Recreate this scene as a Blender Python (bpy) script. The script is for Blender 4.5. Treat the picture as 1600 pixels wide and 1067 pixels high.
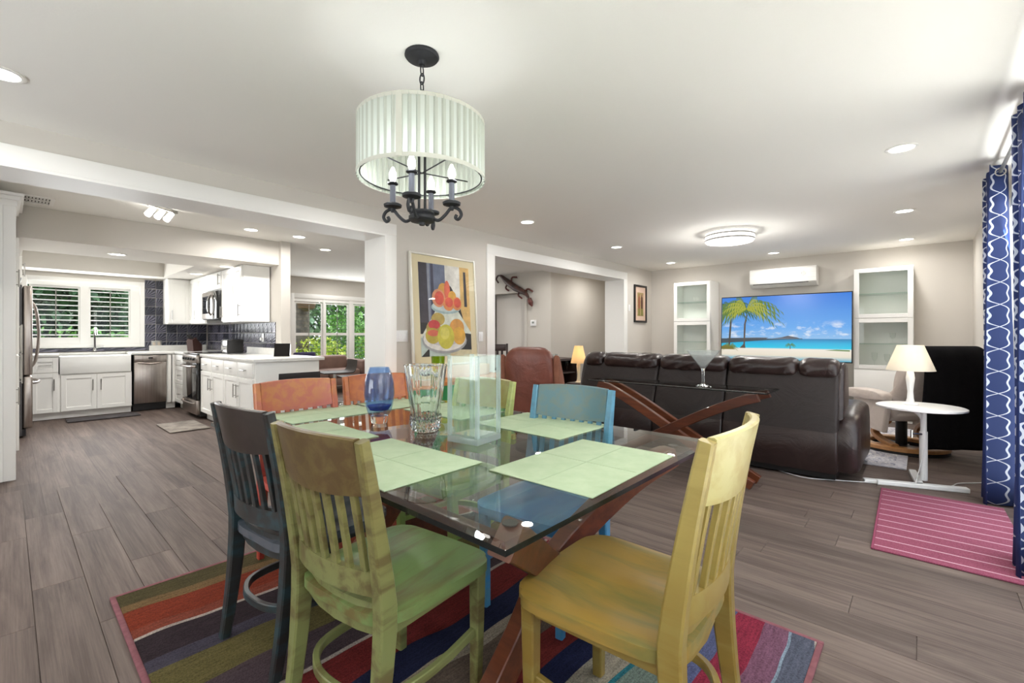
import bpy, bmesh, math, random
from mathutils import Matrix, Vector
for o in list(bpy.data.objects): bpy.data.objects.remove(o)
random.seed(7)
SC = bpy.context.scene
COL = SC.collection
PI = math.pi
R = math.radians

# ---------------------------------------------------------------- camera
cam_d = bpy.data.cameras.new('camera'); cam = bpy.data.objects.new('camera', cam_d); COL.objects.link(cam)
cam_d.sensor_width = 36; cam_d.lens = 16.0; cam_d.shift_y = -11.5/1600; cam_d.clip_start = .02
cam.location = (0, 0, 1.2); cam.rotation_euler = (R(90), 0, R(42-90))
SC.camera = cam

# ---------------------------------------------------------------- world, exposure
w = bpy.data.worlds.new('world'); SC.world = w; w.use_nodes = True
bg = w.node_tree.nodes['Background']; bg.inputs[0].default_value = (.88, .94, 1.0, 1); bg.inputs[1].default_value = 1.2
vs = SC.view_settings
vs.view_transform = 'Standard'; vs.look = 'None'; vs.gamma = 1; vs.use_curve_mapping = False; vs.exposure = 1.15
SC.cycles.use_adaptive_sampling = True; SC.cycles.adaptive_threshold = .025
SC.cycles.max_bounces = 8; SC.cycles.diffuse_bounces = 5; SC.cycles.glossy_bounces = 4; SC.cycles.transmission_bounces = 8; SC.cycles.transparent_max_bounces = 16
SC.cycles.caustics_reflective = False; SC.cycles.caustics_refractive = False
DOWN_W, DOWN_K, BULB_W, FLUSH_W = 3.0, 6.5, .5, 13       # watts of the room's lamps
DAY_W = 170                                              # daylight through one glazed opening

# ---------------------------------------------------------------- helpers
def lin(c):
    f = lambda v: v/12.92 if v <= .04045 else ((v+.055)/1.055)**2.4
    return tuple(f(x/255) for x in c[:3]) + (1,)
class NT:
    def __init__(s, name):
        s.m = bpy.data.materials.new(name); s.m.use_nodes = True
        s.t = s.m.node_tree; s.n = s.t.nodes; s.b = s.n['Principled BSDF']; s.out = s.n['Material Output']
    def add(s, typ, **kw):
        n = s.n.new(typ)
        for k, v in kw.items(): setattr(n, k, v)
        return n
    def link(s, a, b): s.t.links.new(a, b)
    def math(s, op, a, b=None, c=None):
        n = s.add('ShaderNodeMath', operation=op)
        for i, v in enumerate((a, b, c)):
            if v is None: continue
            if hasattr(v, 'is_linked') or hasattr(v, 'links'): s.link(v, n.inputs[i])
            else: n.inputs[i].default_value = v
        return n.outputs[0]
    def mix(s, fac, a, b):
        n = s.add('ShaderNodeMix', data_type='RGBA')
        for i, v in ((0, fac), (6, a), (7, b)):
            if hasattr(v, 'links'): s.link(v, n.inputs[i])
            else: n.inputs[i].default_value = v
        return n.outputs[2]
    def noise(s, vec, scale, detail=3, rough=.5, dist=0):
        n = s.add('ShaderNodeTexNoise'); n.inputs['Scale'].default_value = scale; n.inputs['Detail'].default_value = detail
        n.inputs['Roughness'].default_value = rough; n.inputs['Distortion'].default_value = dist
        if vec is not None: s.link(vec, n.inputs['Vector'])
        return n.outputs['Fac']
    def coord(s, kind='Object', scale=(1,1,1), loc=(0,0,0)):
        tc = s.add('ShaderNodeTexCoord'); mp = s.add('ShaderNodeMapping')
        mp.inputs['Scale'].default_value = scale; mp.inputs['Location'].default_value = loc
        s.link(tc.outputs[kind], mp.inputs['Vector']); return mp.outputs[0]
    def ramp(s, fac, stops, interp='LINEAR'):
        n = s.add('ShaderNodeValToRGB'); n.color_ramp.interpolation = interp
        e = n.color_ramp.elements
        while len(e) < len(stops): e.new(.5)
        for i, (p, c) in enumerate(stops): e[i].position = p; e[i].color = c if len(c) == 4 else lin(c)
        s.link(fac, n.inputs[0]); return n.outputs[0]
    def bump(s, h, strength, dist=.01):
        n = s.add('ShaderNodeBump'); n.inputs['Strength'].default_value = strength; n.inputs['Distance'].default_value = dist
        s.link(h, n.inputs['Height']); s.link(n.outputs[0], s.b.inputs['Normal'])
MATS = {}
def pm(name, c, r=.5, m=0, c2=None, ns=4, st=(1,1,1), bump=0, bs=60, spec=.5, coat=0, emit=0, lo=.35, hi=.65):
    if name in MATS: return MATS[name]
    t = NT(name); b = t.b
    b.inputs['Base Color'].default_value = lin(c); b.inputs['Roughness'].default_value = r
    b.inputs['Metallic'].default_value = m; b.inputs['Specular IOR Level'].default_value = spec
    b.inputs['Coat Weight'].default_value = coat
    v = t.coord('Object', st)
    if c2:
        f = t.noise(v, ns, 5, .6); t.link(t.ramp(f, [(lo, c), (hi, c2)]), b.inputs['Base Color'])
    if bump: t.bump(t.noise(v, bs, 4), bump)
    if emit:
        b.inputs['Emission Color'].default_value = lin(c); b.inputs['Emission Strength'].default_value = emit
    MATS[name] = t.m; return t.m
def thin_glass(name, tint, refl=1.0, ior=1.5):
    t = NT(name)
    tr = t.add('ShaderNodeBsdfTransparent'); tr.inputs[0].default_value = tint
    gl = t.add('ShaderNodeBsdfGlossy'); gl.inputs['Roughness'].default_value = .01; gl.inputs[0].default_value = (refl, refl, refl, 1)
    g = t.add('ShaderNodeNewGeometry'); vm = t.add('ShaderNodeVectorMath', operation='DOT_PRODUCT'); t.link(g.outputs['Incoming'], vm.inputs[0]); t.link(g.outputs['Normal'], vm.inputs[1])
    f0 = ((ior-1)/(ior+1))**2
    sch = t.math('MULTIPLY_ADD', t.math('POWER', t.math('SUBTRACT', 1., t.math('ABSOLUTE', vm.outputs['Value'])), 5.), 1-f0, f0)      # Schlick reflectance, front faces only
    fr = t.math('MULTIPLY', sch, t.math('SUBTRACT', 1., g.outputs['Backfacing']))
    mx = t.add('ShaderNodeMixShader'); t.link(fr, mx.inputs[0]); t.link(tr.outputs[0], mx.inputs[1]); t.link(gl.outputs[0], mx.inputs[2])
    t.link(mx.outputs[0], t.out.inputs[0]); t.n.remove(t.b); MATS[name] = t.m; return t.m
def milky_glass(name, tint, body, amt, ior=1.5):
    m = thin_glass(name, tint, 1.0, ior); t = m.node_tree; out = t.nodes['Material Output']; src = out.inputs[0].links[0].from_socket
    d = t.nodes.new('ShaderNodeBsdfDiffuse'); d.inputs[0].default_value = lin(body); tl = t.nodes.new('ShaderNodeBsdfTranslucent'); tl.inputs[0].default_value = lin(body)
    a = t.nodes.new('ShaderNodeMixShader'); t.links.new(d.outputs[0], a.inputs[1]); t.links.new(tl.outputs[0], a.inputs[2])
    b = t.nodes.new('ShaderNodeMixShader'); b.inputs[0].default_value = amt; t.links.new(src, b.inputs[1]); t.links.new(a.outputs[0], b.inputs[2]); t.links.new(b.outputs[0], out.inputs[0]); return m
def clear_glass(name, c, rough=.0, ior=1.45):
    t = NT(name); b = t.b; b.inputs['Base Color'].default_value = c
    b.inputs['Transmission Weight'].default_value = 1; b.inputs['Roughness'].default_value = rough; b.inputs['IOR'].default_value = ior
    MATS[name] = t.m; return t.m

class MB:
    """collects geometry of one mesh"""
    def __init__(s): s.bm = bmesh.new(); s.M = Matrix.Identity(4); s.uv = None
    def xf(s, M): s.M = M; return s
    def v(s, *co): return s.bm.verts.new(s.M @ Vector(co))
    def face(s, vs):
        try: return s.bm.faces.new(vs)
        except ValueError: return None
    def box(s, x0, y0, z0, x1, y1, z1, bev=0, seg=2):
        a = [s.v(x, y, z) for z in (min(z0,z1), max(z0,z1)) for y in (min(y0,y1), max(y0,y1)) for x in (min(x0,x1), max(x0,x1))]
        fs = [s.face([a[i] for i in q]) for q in ((0,2,3,1), (4,5,7,6), (0,1,5,4), (2,6,7,3), (0,4,6,2), (1,3,7,5))]
        if bev:
            es = list({e for f in fs for e in f.edges})
            bmesh.ops.bevel(s.bm, geom=es, offset=bev, offset_type='OFFSET', segments=seg, profile=.5, affect='EDGES', clamp_overlap=True)
        return s
    def cbox(s, c, d, bev=0, seg=2):
        return s.box(c[0]-d[0]/2, c[1]-d[1]/2, c[2]-d[2]/2, c[0]+d[0]/2, c[1]+d[1]/2, c[2]+d[2]/2, bev, seg)
    def loft(s, rings, closed=True, cap=True):
        rs = [[s.v(*p) for p in r] for r in rings]; n = len(rs[0])
        for a, b in zip(rs, rs[1:]):
            for i in range(n if closed else n-1):
                j = (i+1) % n; s.face((a[i], a[j], b[j], b[i]))
        if cap and closed: s.face(rs[0][::-1]); s.face(rs[-1])
        return s
    def lathe(s, prof, c=(0,0,0), seg=24, mod=None, cap=True):
        rings = []
        for r, z in prof:
            rings.append([(c[0]+(r*(mod(i/seg) if mod else 1))*math.cos(2*PI*i/seg), c[1]+(r*(mod(i/seg) if mod else 1))*math.sin(2*PI*i/seg), c[2]+z) for i in range(seg)])
        return s.loft(rings, True, cap)
    def cyl(s, a, b, r, seg=12, r2=None): return s.tube([a, b], [r, r if r2 is None else r2], seg)
    def tube(s, pts, r, seg=8, cap=True, closed=False):
        pts = [Vector(p) for p in pts]; n = len(pts)
        rr = r if isinstance(r, (list, tuple)) else [r]*n
        rings = []; up = None
        for i, p in enumerate(pts):
            d = (pts[(i+1) % n if closed else min(i+1, n-1)] - pts[i-1 if (closed or i > 0) else 0]).normalized()
            if up is None:
                up = Vector((0,0,1)) if abs(d.z) < .9 else Vector((1,0,0))
            sd = d.cross(up)
            if sd.length < 1e-5: sd = d.cross(Vector((0,1,0)))
            sd.normalize(); up = sd.cross(d).normalized()
            rings.append([tuple(p + rr[i]*(math.cos(2*PI*k/seg)*sd + math.sin(2*PI*k/seg)*up)) for k in range(seg)])
        if closed: rings.append(rings[0]); return s.loft(rings, True, False)
        return s.loft(rings, True, cap)
    def beam(s, pts, wd, th, side=(1,0,0), bev=0):
        """rectangular section swept along pts; wd along 'side', th perpendicular"""
        pts = [Vector(p) for p in pts]; n = len(pts); rings = []; sv = Vector(side).normalized()
        for i, p in enumerate(pts):
            d = (pts[min(i+1, n-1)] - pts[max(i-1, 0)]).normalized()
            a = (sv - d*sv.dot(d)).normalized(); u = d.cross(a)
            ww = wd[i] if isinstance(wd, (list, tuple)) else wd; tt = th[i] if isinstance(th, (list, tuple)) else th
            if bev:
                q = [(ww/2-bev, tt/2), (ww/2, tt/2-bev), (ww/2, -tt/2+bev), (ww/2-bev, -tt/2), (-ww/2+bev, -tt/2), (-ww/2, -tt/2+bev), (-ww/2, tt/2-bev), (-ww/2+bev, tt/2)]
            else: q = [(ww/2, tt/2), (ww/2, -tt/2), (-ww/2, -tt/2), (-ww/2, tt/2)]
            rings.append([tuple(p + a*x + u*y) for x, y in q])
        return s.loft(rings)
    def prism(s, poly, z0, z1, ax='z'):
        f = {'z': lambda p, h: (p[0], p[1], h), 'x': lambda p, h: (h, p[0], p[1]), 'y': lambda p, h: (p[0], h, p[1])}[ax]
        return s.loft([[f(p, z0) for p in poly], [f(p, z1) for p in poly]])
    def grid(s, fn, nu, nv, uv=None):
        g = [[s.v(*fn(i/nu, j/nv)) for j in range(nv+1)] for i in range(nu+1)]
        lay = s.bm.loops.layers.uv.verify() if uv else None
        for i in range(nu):
            for j in range(nv):
                f = s.face((g[i][j], g[i+1][j], g[i+1][j+1], g[i][j+1]))
                if f and lay:
                    for l, (a, b) in zip(f.loops, ((i,j), (i+1,j), (i+1,j+1), (i,j+1))): l[lay].uv = uv(a/nu, b/nv)
        return s
    def shell(s, fn, nu, nv, th):
        """closed thick sheet: fn(u,v)->point, thickened along -z by th(u,v)"""
        top = [[s.v(*fn(i/nu, j/nv)) for j in range(nv+1)] for i in range(nu+1)]
        bot = []
        for i in range(nu+1):
            r = []
            for j in range(nv+1):
                p = fn(i/nu, j/nv); r.append(s.v(p[0], p[1], p[2]-th))
            bot.append(r)
        for i in range(nu):
            for j in range(nv):
                s.face((top[i][j], top[i+1][j], top[i+1][j+1], top[i][j+1])); s.face((bot[i][j], bot[i][j+1], bot[i+1][j+1], bot[i+1][j]))
        for i in range(nu):
            s.face((top[i][0], bot[i][0], bot[i+1][0], top[i+1][0])); s.face((top[i][nv], top[i+1][nv], bot[i+1][nv], bot[i][nv]))
        for j in range(nv):
            s.face((top[0][j], top[0][j+1], bot[0][j+1], bot[0][j])); s.face((top[nu][j], bot[nu][j], bot[nu][j+1], top[nu][j+1]))
        return s
    def mesh(s, name, mats, smooth=35):
        me = bpy.data.meshes.new(name)
        bmesh.ops.recalc_face_normals(s.bm, faces=s.bm.faces[:])
        s.bm.to_mesh(me); s.bm.free()
        for m in (mats if isinstance(mats, (list, tuple)) else [mats]): me.materials.append(m)
        if smooth:
            for p in me.polygons: p.use_smooth = True
            me.set_sharp_from_angle(angle=R(smooth))
        return me
def link(name, data, parent=None, loc=None, rot=None):
    o = bpy.data.objects.new(name, data); COL.objects.link(o)
    if parent: o.parent = parent
    if loc: o.location = loc
    if rot: o.rotation_euler = rot
    return o
def part(name, mb, mat, parent, label=None, smooth=35, kind=None):
    o = link(name, mb.mesh(name, mat, smooth), parent)
    if label: o['label'] = label
    if kind: o['kind'] = kind
    return o
def tag(o, label, cat, group=None, kind=None):
    o['label'] = label; o['category'] = cat
    if group: o['group'] = group
    if kind: o['kind'] = kind
    return o
def thing(name, label, cat, loc=(0,0,0), rz=0, group=None):
    o = link(name, None, None, loc, (0,0,R(rz))); o.empty_display_size = .1
    return tag(o, label, cat, group)
def one(name, mb, mat, label, cat, loc=(0,0,0), rz=0, group=None, smooth=35):
    o = link(name, mb.mesh(name, mat, smooth), None, loc, (0,0,R(rz))); return tag(o, label, cat, group)
def struct(name, mb, mat, smooth=35, label=None, loc=None):
    o = link(name, mb.mesh(name, mat, smooth), None, loc); o['kind'] = 'structure'
    if label: o['label'] = label
    return o
def bez(p0, p1, p2, p3, n=10):
    out = []
    for i in range(n+1):
        t = i/n; a = (1-t)**3; b = 3*t*(1-t)**2; c = 3*t*t*(1-t); d = t**3
        out.append(tuple(a*p0[k]+b*p1[k]+c*p2[k]+d*p3[k] for k in range(len(p0))))
    return out
def spline(pts, n=6):
    """Catmull-Rom through pts"""
    out = []; P = [Vector(p) for p in pts]
    for i in range(len(P)-1):
        a, b, c, d = P[max(i-1,0)], P[i], P[i+1], P[min(i+2,len(P)-1)]
        for k in range(n):
            t = k/n; out.append(.5*((2*b)+(c-a)*t+(2*a-5*b+4*c-d)*t*t+(3*b-a-3*c+d)*t**3))
    out.append(P[-1]); return [tuple(p) for p in out]
def disk_light(name, loc, watts, radius, parent=None, rot=(0,0,0), col=(1,.97,.93), spread=170):
    l = bpy.data.lights.new(name, 'AREA'); l.shape = 'DISK'; l.size = radius*2; l.energy = watts; l.color = col; l.spread = R(spread)
    return link(name, l, parent, loc, rot)

# daylight entering through the glazed openings (one lamp per opening, just inside the glass; side and rear ones are added fill)
def day(name, loc, rot, sx, sy, watts):
    l = bpy.data.lights.new(name, 'AREA'); l.shape = 'RECTANGLE'; l.size = sx; l.size_y = sy; l.energy = watts; l.color = (.95, .98, 1)
    return link(name, l, None, loc, rot)
day('daylight_sliding_door', (3.43, -.66, .95), (R(104), 0, R(180)), 3.0, 2.0, DAY_W*1.8)
day('fill_side_window_added', (.40, -.66, 1.05), (R(104), 0, R(180)), 1.9, 1.9, DAY_W*2.15)  # added fill lamp, its window is unseen and put in for light
day('fill_rear_window_added', (-2.5, 2.6, 1.25), (0, R(-108), 0), 1.7, 2.4, DAY_W*.15)  # added fill lamp for the left ceiling, rear window is unseen
day('daylight_kitchen_window', (.85, 9.56, 1.5), (R(-100), 0, 0), 1.3, .9, DAY_W*.09)
day('daylight_den_window', (5.5, 9.9, 1.3), (R(-95), 0, 0), 2.6, 1.5, DAY_W*.13)

# ---------------------------------------------------------------- materials of the setting
WALL = pm('wall_paint', (208,203,195), .85, bump=.03, bs=120)
CEIL = pm('ceiling_paint', (240,238,232), .9, bump=.05, bs=90)
TRIM = pm('white_trim', (240,239,235), .45)
WHITE = pm('white_cabinet', (244,243,239), .4)
WHITEM = pm('white_metal', (240,240,240), .3)
STEEL = pm('steel', (178,170,164), .28, 1, c2=(160,150,143), ns=2, st=(30,30,1))
CHROME = pm('chrome', (200,200,200), .15, 1)
NICKEL = pm('nickel', (170,168,164), .3, 1)
BLACK = pm('black_plastic', (22,21,22), .4)
BLKGL = pm('black_glass', (14,13,14), .08, coat=.5)
IRON = pm('dark_iron', (38,38,41), .55, .3, bump=.1, bs=90)
QUARTZ = pm('quartz', (236,235,230), .25, c2=(226,225,221), ns=14)
GREY = pm('grey_grille', (150,147,140), .6)
LENS = pm('lamp_lens', (255,253,246), .5, emit=4)
PANE = thin_glass('window_pane', (.97,.98,.98,1), .6, 1.4)
VENT_SHADE = pm('shadow_gap', (60,58,56), .8)
def floor_mat(name, per_object):
    t = NT(name); b = t.b
    v = t.coord('Object', (7, .55, 1))
    if per_object:
        oi = t.add('ShaderNodeObjectInfo'); cm = t.add('ShaderNodeCombineXYZ')
        t.link(t.math('MULTIPLY', oi.outputs['Random'], 57.), cm.inputs[1]); t.link(t.math('MULTIPLY', oi.outputs['Random'], 31.), cm.inputs[0])
        va = t.add('ShaderNodeVectorMath', operation='ADD'); t.link(v, va.inputs[0]); t.link(cm.outputs[0], va.inputs[1]); v = va.outputs[0]
    n1 = t.noise(v, 1.6, 7, .65, .6)
    vs2 = t.add('ShaderNodeVectorMath', operation='MULTIPLY'); t.link(v, vs2.inputs[0]); vs2.inputs[1].default_value = (6, 1.2, 1)
    n2 = t.noise(vs2.outputs[0], 2.5, 5, .7)
    f = t.math('ADD', t.math('MULTIPLY', n1, .62), t.math('MULTIPLY', n2, .38))
    colr = t.ramp(f, [(.3, (64,53,49)), (.45, (92,79,73)), (.56, (110,96,89)), (.72, (130,116,107))])
    if per_object:
        hs = t.add('ShaderNodeHueSaturation'); t.link(colr, hs.inputs['Color'])
        t.link(t.math('MULTIPLY_ADD', oi.outputs['Random'], .26, .87), hs.inputs['Value']); colr = hs.outputs[0]
    else:
        bk = t.add('ShaderNodeTexBrick'); bk.offset = .37; tc = t.coord('Object', (1,1,1)); mp = t.add('ShaderNodeMapping'); mp.inputs['Rotation'].default_value = (0,0,R(90))
        t.link(tc, mp.inputs[0]); t.link(mp.outputs[0], bk.inputs['Vector'])
        bk.inputs['Scale'].default_value = 1; bk.inputs['Brick Width'].default_value = 1.22; bk.inputs['Row Height'].default_value = .18
        bk.inputs['Mortar Size'].default_value = .0015; bk.inputs['Color1'].default_value = (1.1,1.1,1.1,1); bk.inputs['Color2'].default_value = (.86,.86,.86,1); bk.inputs['Mortar'].default_value = (.5,.5,.5,1)
        mm = t.add('ShaderNodeMix', data_type='RGBA', blend_type='MULTIPLY'); mm.inputs[0].default_value = 1
        t.link(colr, mm.inputs[6]); t.link(bk.outputs[0], mm.inputs[7]); colr = mm.outputs[2]
    t.link(colr, b.inputs['Base Color']); b.inputs['Roughness'].default_value = .6; b.inputs['Specular IOR Level'].default_value = .22
    t.bump(n2, .12, .003)
    return t.m
PLANK = floor_mat('laminate_plank', True); FLOORM = floor_mat('laminate_floor', False)

# ---------------------------------------------------------------- shell of the house
X0, X1, Y0, Y1, ZC = -2.6, 8.5, -.5, 9.65, 2.44
WF, WB = 3.96, 4.30             # faces of the wall with the two wide openings
fl = struct('floor', MB().box(X0-.1, Y0-.12, -.1, 9.4, 10.2, -.006), FLOORM, label='grey brown wood look floor')
# the planks one can tell apart: main room
pl_len, pl_w, k = 1.22, .18, 0
pme = MB().box(0, 0, -.006, pl_w-.0016, pl_len-.0016, 0, .0012, 1).mesh('plank', PLANK)
spots = []
i = 0
x = -1.0
while x < X1-.05:
    y = Y0 - random.random()*pl_len
    while y < WF+.3:
        spots.append((x, y)); y += pl_len
    x += pl_w; i += 1
def inview(p):
    a, b = p[0]+.09, p[1]+.6
    dx = a*math.cos(R(42))+b*math.sin(R(42)); r = a*math.sin(R(42))-b*math.cos(R(42))
    return dx > .3 and abs(r/dx) < 1.75
spots = [s for s in spots if inview(s)]
spots.sort(key=lambda p: (p[0]+.09)**2+(p[1]+.6)**2)
for (x, y) in spots[:300]:
    y0c, y1c = max(y, Y0+.001), y+pl_len-.0025
    o = link('plank', pme, fl, (x, y, 0))
    if y < Y0: o.scale = (1, (y1c-y0c)/(pl_len-.0025), 1); o.location = (x, y0c, 0)
struct('ceiling', MB().box(X0-.1, Y0-.12, ZC, 9.4, 10.2, ZC+.1), CEIL)
# wall with the two openings
mb = MB()
OX1, O2a, O2b, OH = 2.52, 4.04, 7.37, 2.19
mb.box(X0, WF, OH, OX1, WB, ZC).box(OX1, WF, 0, O2a, WB, ZC).box(O2a, WF, OH, O2b, WB, ZC).box(O2b, WF, 0, 9.4, WB, ZC)
struct('wall_left', mb, WALL)
struct('wall_far', MB().box(X1, Y0-.12, 0, X1+.12, WF-.001, ZC), WALL)
# wall on the right with the sliding door opening
D0, D1, DH = 1.9, 4.95, 2.12
struct('wall_right', MB().box(X0, Y0-.12, 0, -.6, Y0, ZC).box(-.6, Y0-.12, 0, 1.4, Y0, .2).box(-.6, Y0-.12, 2.2, 1.4, Y0, ZC).box(1.4, Y0-.12, 0, D0, Y0, ZC).box(D1, Y0-.12, 0, X1+.12, Y0, ZC).box(D0, Y0-.12, DH, D1, Y0, ZC), WALL)
struct('wall_rear', MB().box(X0-.12, Y0-.12, 0, X0, 1.4, ZC).box(X0-.12, 3.8, 0, X0, 10.1, ZC).box(X0-.12, 1.4, 0, X0, 3.8, .35).box(X0-.12, 1.4, 2.15, X0, 3.8, ZC), WALL)
# kitchen and den
KX, KY = 2.45, 9.65             # stove wall face and sink wall face
wk = MB(); a0, a1, b0, b1 = .20, 1.48, 1.05, 2.02
wk.box(X0, KY, 0, a0, KY+.12, ZC).box(a1, KY, 0, KX+.12, KY+.12, ZC).box(a0, KY, 0, a1, KY+.12, b0).box(a0, KY, b1, a1, KY+.12, ZC)
wall_sink = struct('wall_sink', wk, WALL)
wall_stove = struct('wall_stove', MB().box(KX, 6.35, 0, KX+.12, KY, ZC), WALL)
struct('wall_pantry', MB().box(-.75, 4.9, 0, -.63, KY, ZC), WALL)
DY = 10.0; d0, d1, e0, e1 = 4.12, 7.0, .45, 2.02
struct('wall_den', MB().box(KX+.12, DY, 0, d0, DY+.12, ZC).box(d1, DY, 0, 9.3, DY+.12, ZC).box(d0, DY, 0, d1, DY+.12, e0).box(d0, DY, e1, d1, DY+.12, ZC), WALL)
struct('wall_hall', MB().box(7.0, 6.95, 0, 7.12, DY, ZC).box(7.0, 5.3, 0, 7.12, 5.95, ZC).box(7.0, 5.95, 2.05, 7.12, 6.95, ZC).box(7.3, 5.42, 0, 7.4, 7.5, ZC).box(7.12, 5.3, 0, 9.4, 5.42, ZC), WALL)
struct('wall_end', MB().box(9.3, WB, 0, 9.4, 5.3, ZC), WALL)
# soffit over the kitchen with the recessed tray
mb = MB(); sy, sb = 6.42, 2.13
mb.box(-.63, sy, sb, KX+.12, 7.4, ZC-.001).box(-.63, 7.4, sb, .12, KY, ZC-.001).box(1.72, 7.4, sb, KX, KY, ZC-.001).box(.12, 9.2, sb, 1.72, KY, ZC-.001)
struct('wall_soffit', mb, WALL)
# casings of the openings
cw, ct = .115, .022
struct('trim_1', MB().box(X0, WF-ct, OH, OX1+cw, WF, OH+cw, .004).box(OX1, WF-ct, 0, OX1+cw, WF, OH, .004).box(X0, WB, OH, OX1+cw, WB+ct, OH+cw, .004).box(OX1, WB, 0, OX1+cw, WB+ct, OH, .004)
       .box(X0, WF-ct, OH-.018, OX1, WB+ct, OH).box(OX1-.018, WF-ct, 0, OX1, WB+ct, OH-.018), TRIM)
struct('trim_2', MB().box(O2a-cw, WF-ct, OH, O2b+cw, WF, OH+cw, .004).box(O2a-cw, WF-ct, 0, O2a, WF, OH, .004).box(O2b, WF-ct, 0, O2b+cw, WF, OH, .004)
       .box(O2a, WF-ct, OH-.018, O2b, WB+ct, OH).box(O2a, WF-ct, 0, O2a+.018, WB+ct, OH-.018).box(O2b-.018, WF-ct, 0, O2b, WB+ct, OH-.018), TRIM)
bh = .11
struct('baseboard_right', MB().box(D1+.1, Y0, 0, X1, Y0+.014, bh, .004), TRIM)
struct('baseboard_far', MB().box(X1-.014, Y0+.014, 0, X1, WF, bh, .004), TRIM)
struct('baseboard_left', MB().box(OX1+cw, WF-.014, 0, O2a-cw, WF, bh, .004).box(O2b+cw, WF-.014, 0, X1-.014, WF, bh, .004), TRIM)
struct('baseboard_hall', MB().box(6.986, 6.95, 0, 7.0, DY, bh, .004).box(6.986, 5.3, 0, 7.0, 5.95, bh, .004).box(7.0, 5.286, 0, 9.3, 5.3, bh, .004), TRIM)

# ---------------------------------------------------------------- windows and doors
LOUV = pm('white_louver', (225,226,222), .5)
def shutter(parent, x0, x1, z0, z1, y, n, tilt=12, dep=.05, mid=None, rod=True, mat=LOUV, yawless=True):
    p = part('shutter_panel', MB().box(x0-.03, y-.014, z0-.03, x0, y+.014, z1+.03).box(x1, y-.014, z0-.03, x1+.03, y+.014, z1+.03).box(x0, y-.014, z0-.03, x1, y+.014, z0).box(x0, y-.014, z1, x1, y+.014, z1+.03), TRIM, parent)
    me = MB().xf(Matrix.Rotation(R(tilt), 4, 'X')).box(0, -dep/2, -.004, x1-x0, dep/2, .004, .003, 1).mesh('louver', mat)
    zs = [z0+(z1-z0)*(i+.5)/n for i in range(n)]
    for z in zs:
        if mid and abs(z-mid) < (z1-z0)/n*.55: continue
        link('louver', me, p, (x0, y, z))
    if mid: part('rail', MB().box(x0, y-.012, mid-.03, x1, y+.012, mid+.03), TRIM, p)
    if rod: part('tilt_rod', MB().box((x0+x1)/2-.006, y-dep/2-.012, z0+.02, (x0+x1)/2+.006, y-dep/2-.004, z1-.02), GREY, p)
    return p
w1 = struct('window_1', MB().box(.14, KY-.03, .99, a0, KY+.02, 2.06, .004).box(a1, KY-.03, .99, 1.54, KY+.02, 2.06, .004).box(a0, KY-.03, 1.99, a1, KY+.02, 2.06, .004).box(a0, KY-.03, .99, a1, KY+.02, b0, .004)
            .box(.76, KY-.02, b0, .86, KY+.03, 1.99).box(a0, KY-.01, 1.93, a1, KY+.02, 1.99).box(a0, KY-.01, b0, a1, KY+.02, 1.12).box(1.36, KY-.02, 1.12, a1, KY+.02, 1.93), TRIM, label='white shuttered kitchen window above the sink')
shutter(w1, .25, .74, 1.15, 1.90, KY+.03, 10, 14, .055)
shutter(w1, .88, 1.34, 1.15, 1.90, KY+.03, 10, 14, .055)
part('pane', MB().box(a0, KY+.09, b0, a1, KY+.095, b1), PANE, w1)
w2 = struct('window_2', MB().box(4.03, DY-.03, .4, d0, DY+.02, 2.08, .004).box(d0, DY-.03, 1.98, d1, DY+.02, 2.08, .004).box(d0, DY-.03, .38, d1, DY+.02, e0, .004).box(d1, DY-.03, .4, d1+.1, DY+.02, 2.08, .004)
            .box(4.755, DY-.02, e0, 4.80, DY+.03, 1.98).box(5.38, DY-.02, e0, 5.48, DY+.03, 1.98).box(6.15, DY-.02, e0, 6.25, DY+.03, 1.98).box(d0, DY-.01, 1.91, d1, DY+.02, 1.98), TRIM, label='white shuttered picture window behind the brown sofa')
LOUVD = pm('shaded_louver', (84,90,86), .5)  # darkened copy of the louver white, shade put into the colour
for (xa, xb) in ((4.17, 4.72), (4.84, 5.34), (5.53, 6.1), (6.3, 6.9)):
    shutter(w2, xa, xb, .5, 1.87, DY+.03, 16, 2, .045, mid=1.2, mat=LOUVD)
part('pane', MB().box(d0, DY+.09, e0, d1, DY+.095, e1), PANE, w2)
# sliding glass door behind the curtains
dr = struct('door_1', MB().box(D0-.08, Y0, 0, D0, Y0+.02, DH+.08, .004).box(D1, Y0, 0, D1+.08, Y0+.02, DH+.08, .004).box(D0, Y0, DH, D1, Y0+.02, DH+.08, .004)
       .box(D0, Y0-.11, 0, D1, Y0, .03), TRIM, label='white framed sliding glass door behind the navy curtains')
for i, (xa, xb, yy) in enumerate(((D0, 3.45, -.55), (3.38, D1, -.59))):
    p = part('sliding_panel', MB().box(xa, yy-.02, .03, xa+.07, yy+.02, DH).box(xb-.07, yy-.02, .03, xb, yy+.02, DH).box(xa+.07, yy-.02, .03, xb-.07, yy+.02, .12).box(xa+.07, yy-.02, DH-.08, xb-.07, yy+.02, DH), TRIM, dr)
    part('pane', MB().box(xa+.07, yy-.003, .12, xb-.07, yy+.003, DH-.08), PANE, p)
rw = struct('window_added_side', MB().box(-.6, Y0-.09, .2, 1.4, Y0-.03, .26).box(-.6, Y0-.09, 2.14, 1.4, Y0-.03, 2.2).box(.37, Y0-.09, .26, .43, Y0-.03, 2.14).box(-.6, Y0-.09, .26, -.54, Y0-.03, 2.14).box(1.34, Y0-.09, .26, 1.4, Y0-.03, 2.14), TRIM)  # unseen window added to let fill light in beside the camera
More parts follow.
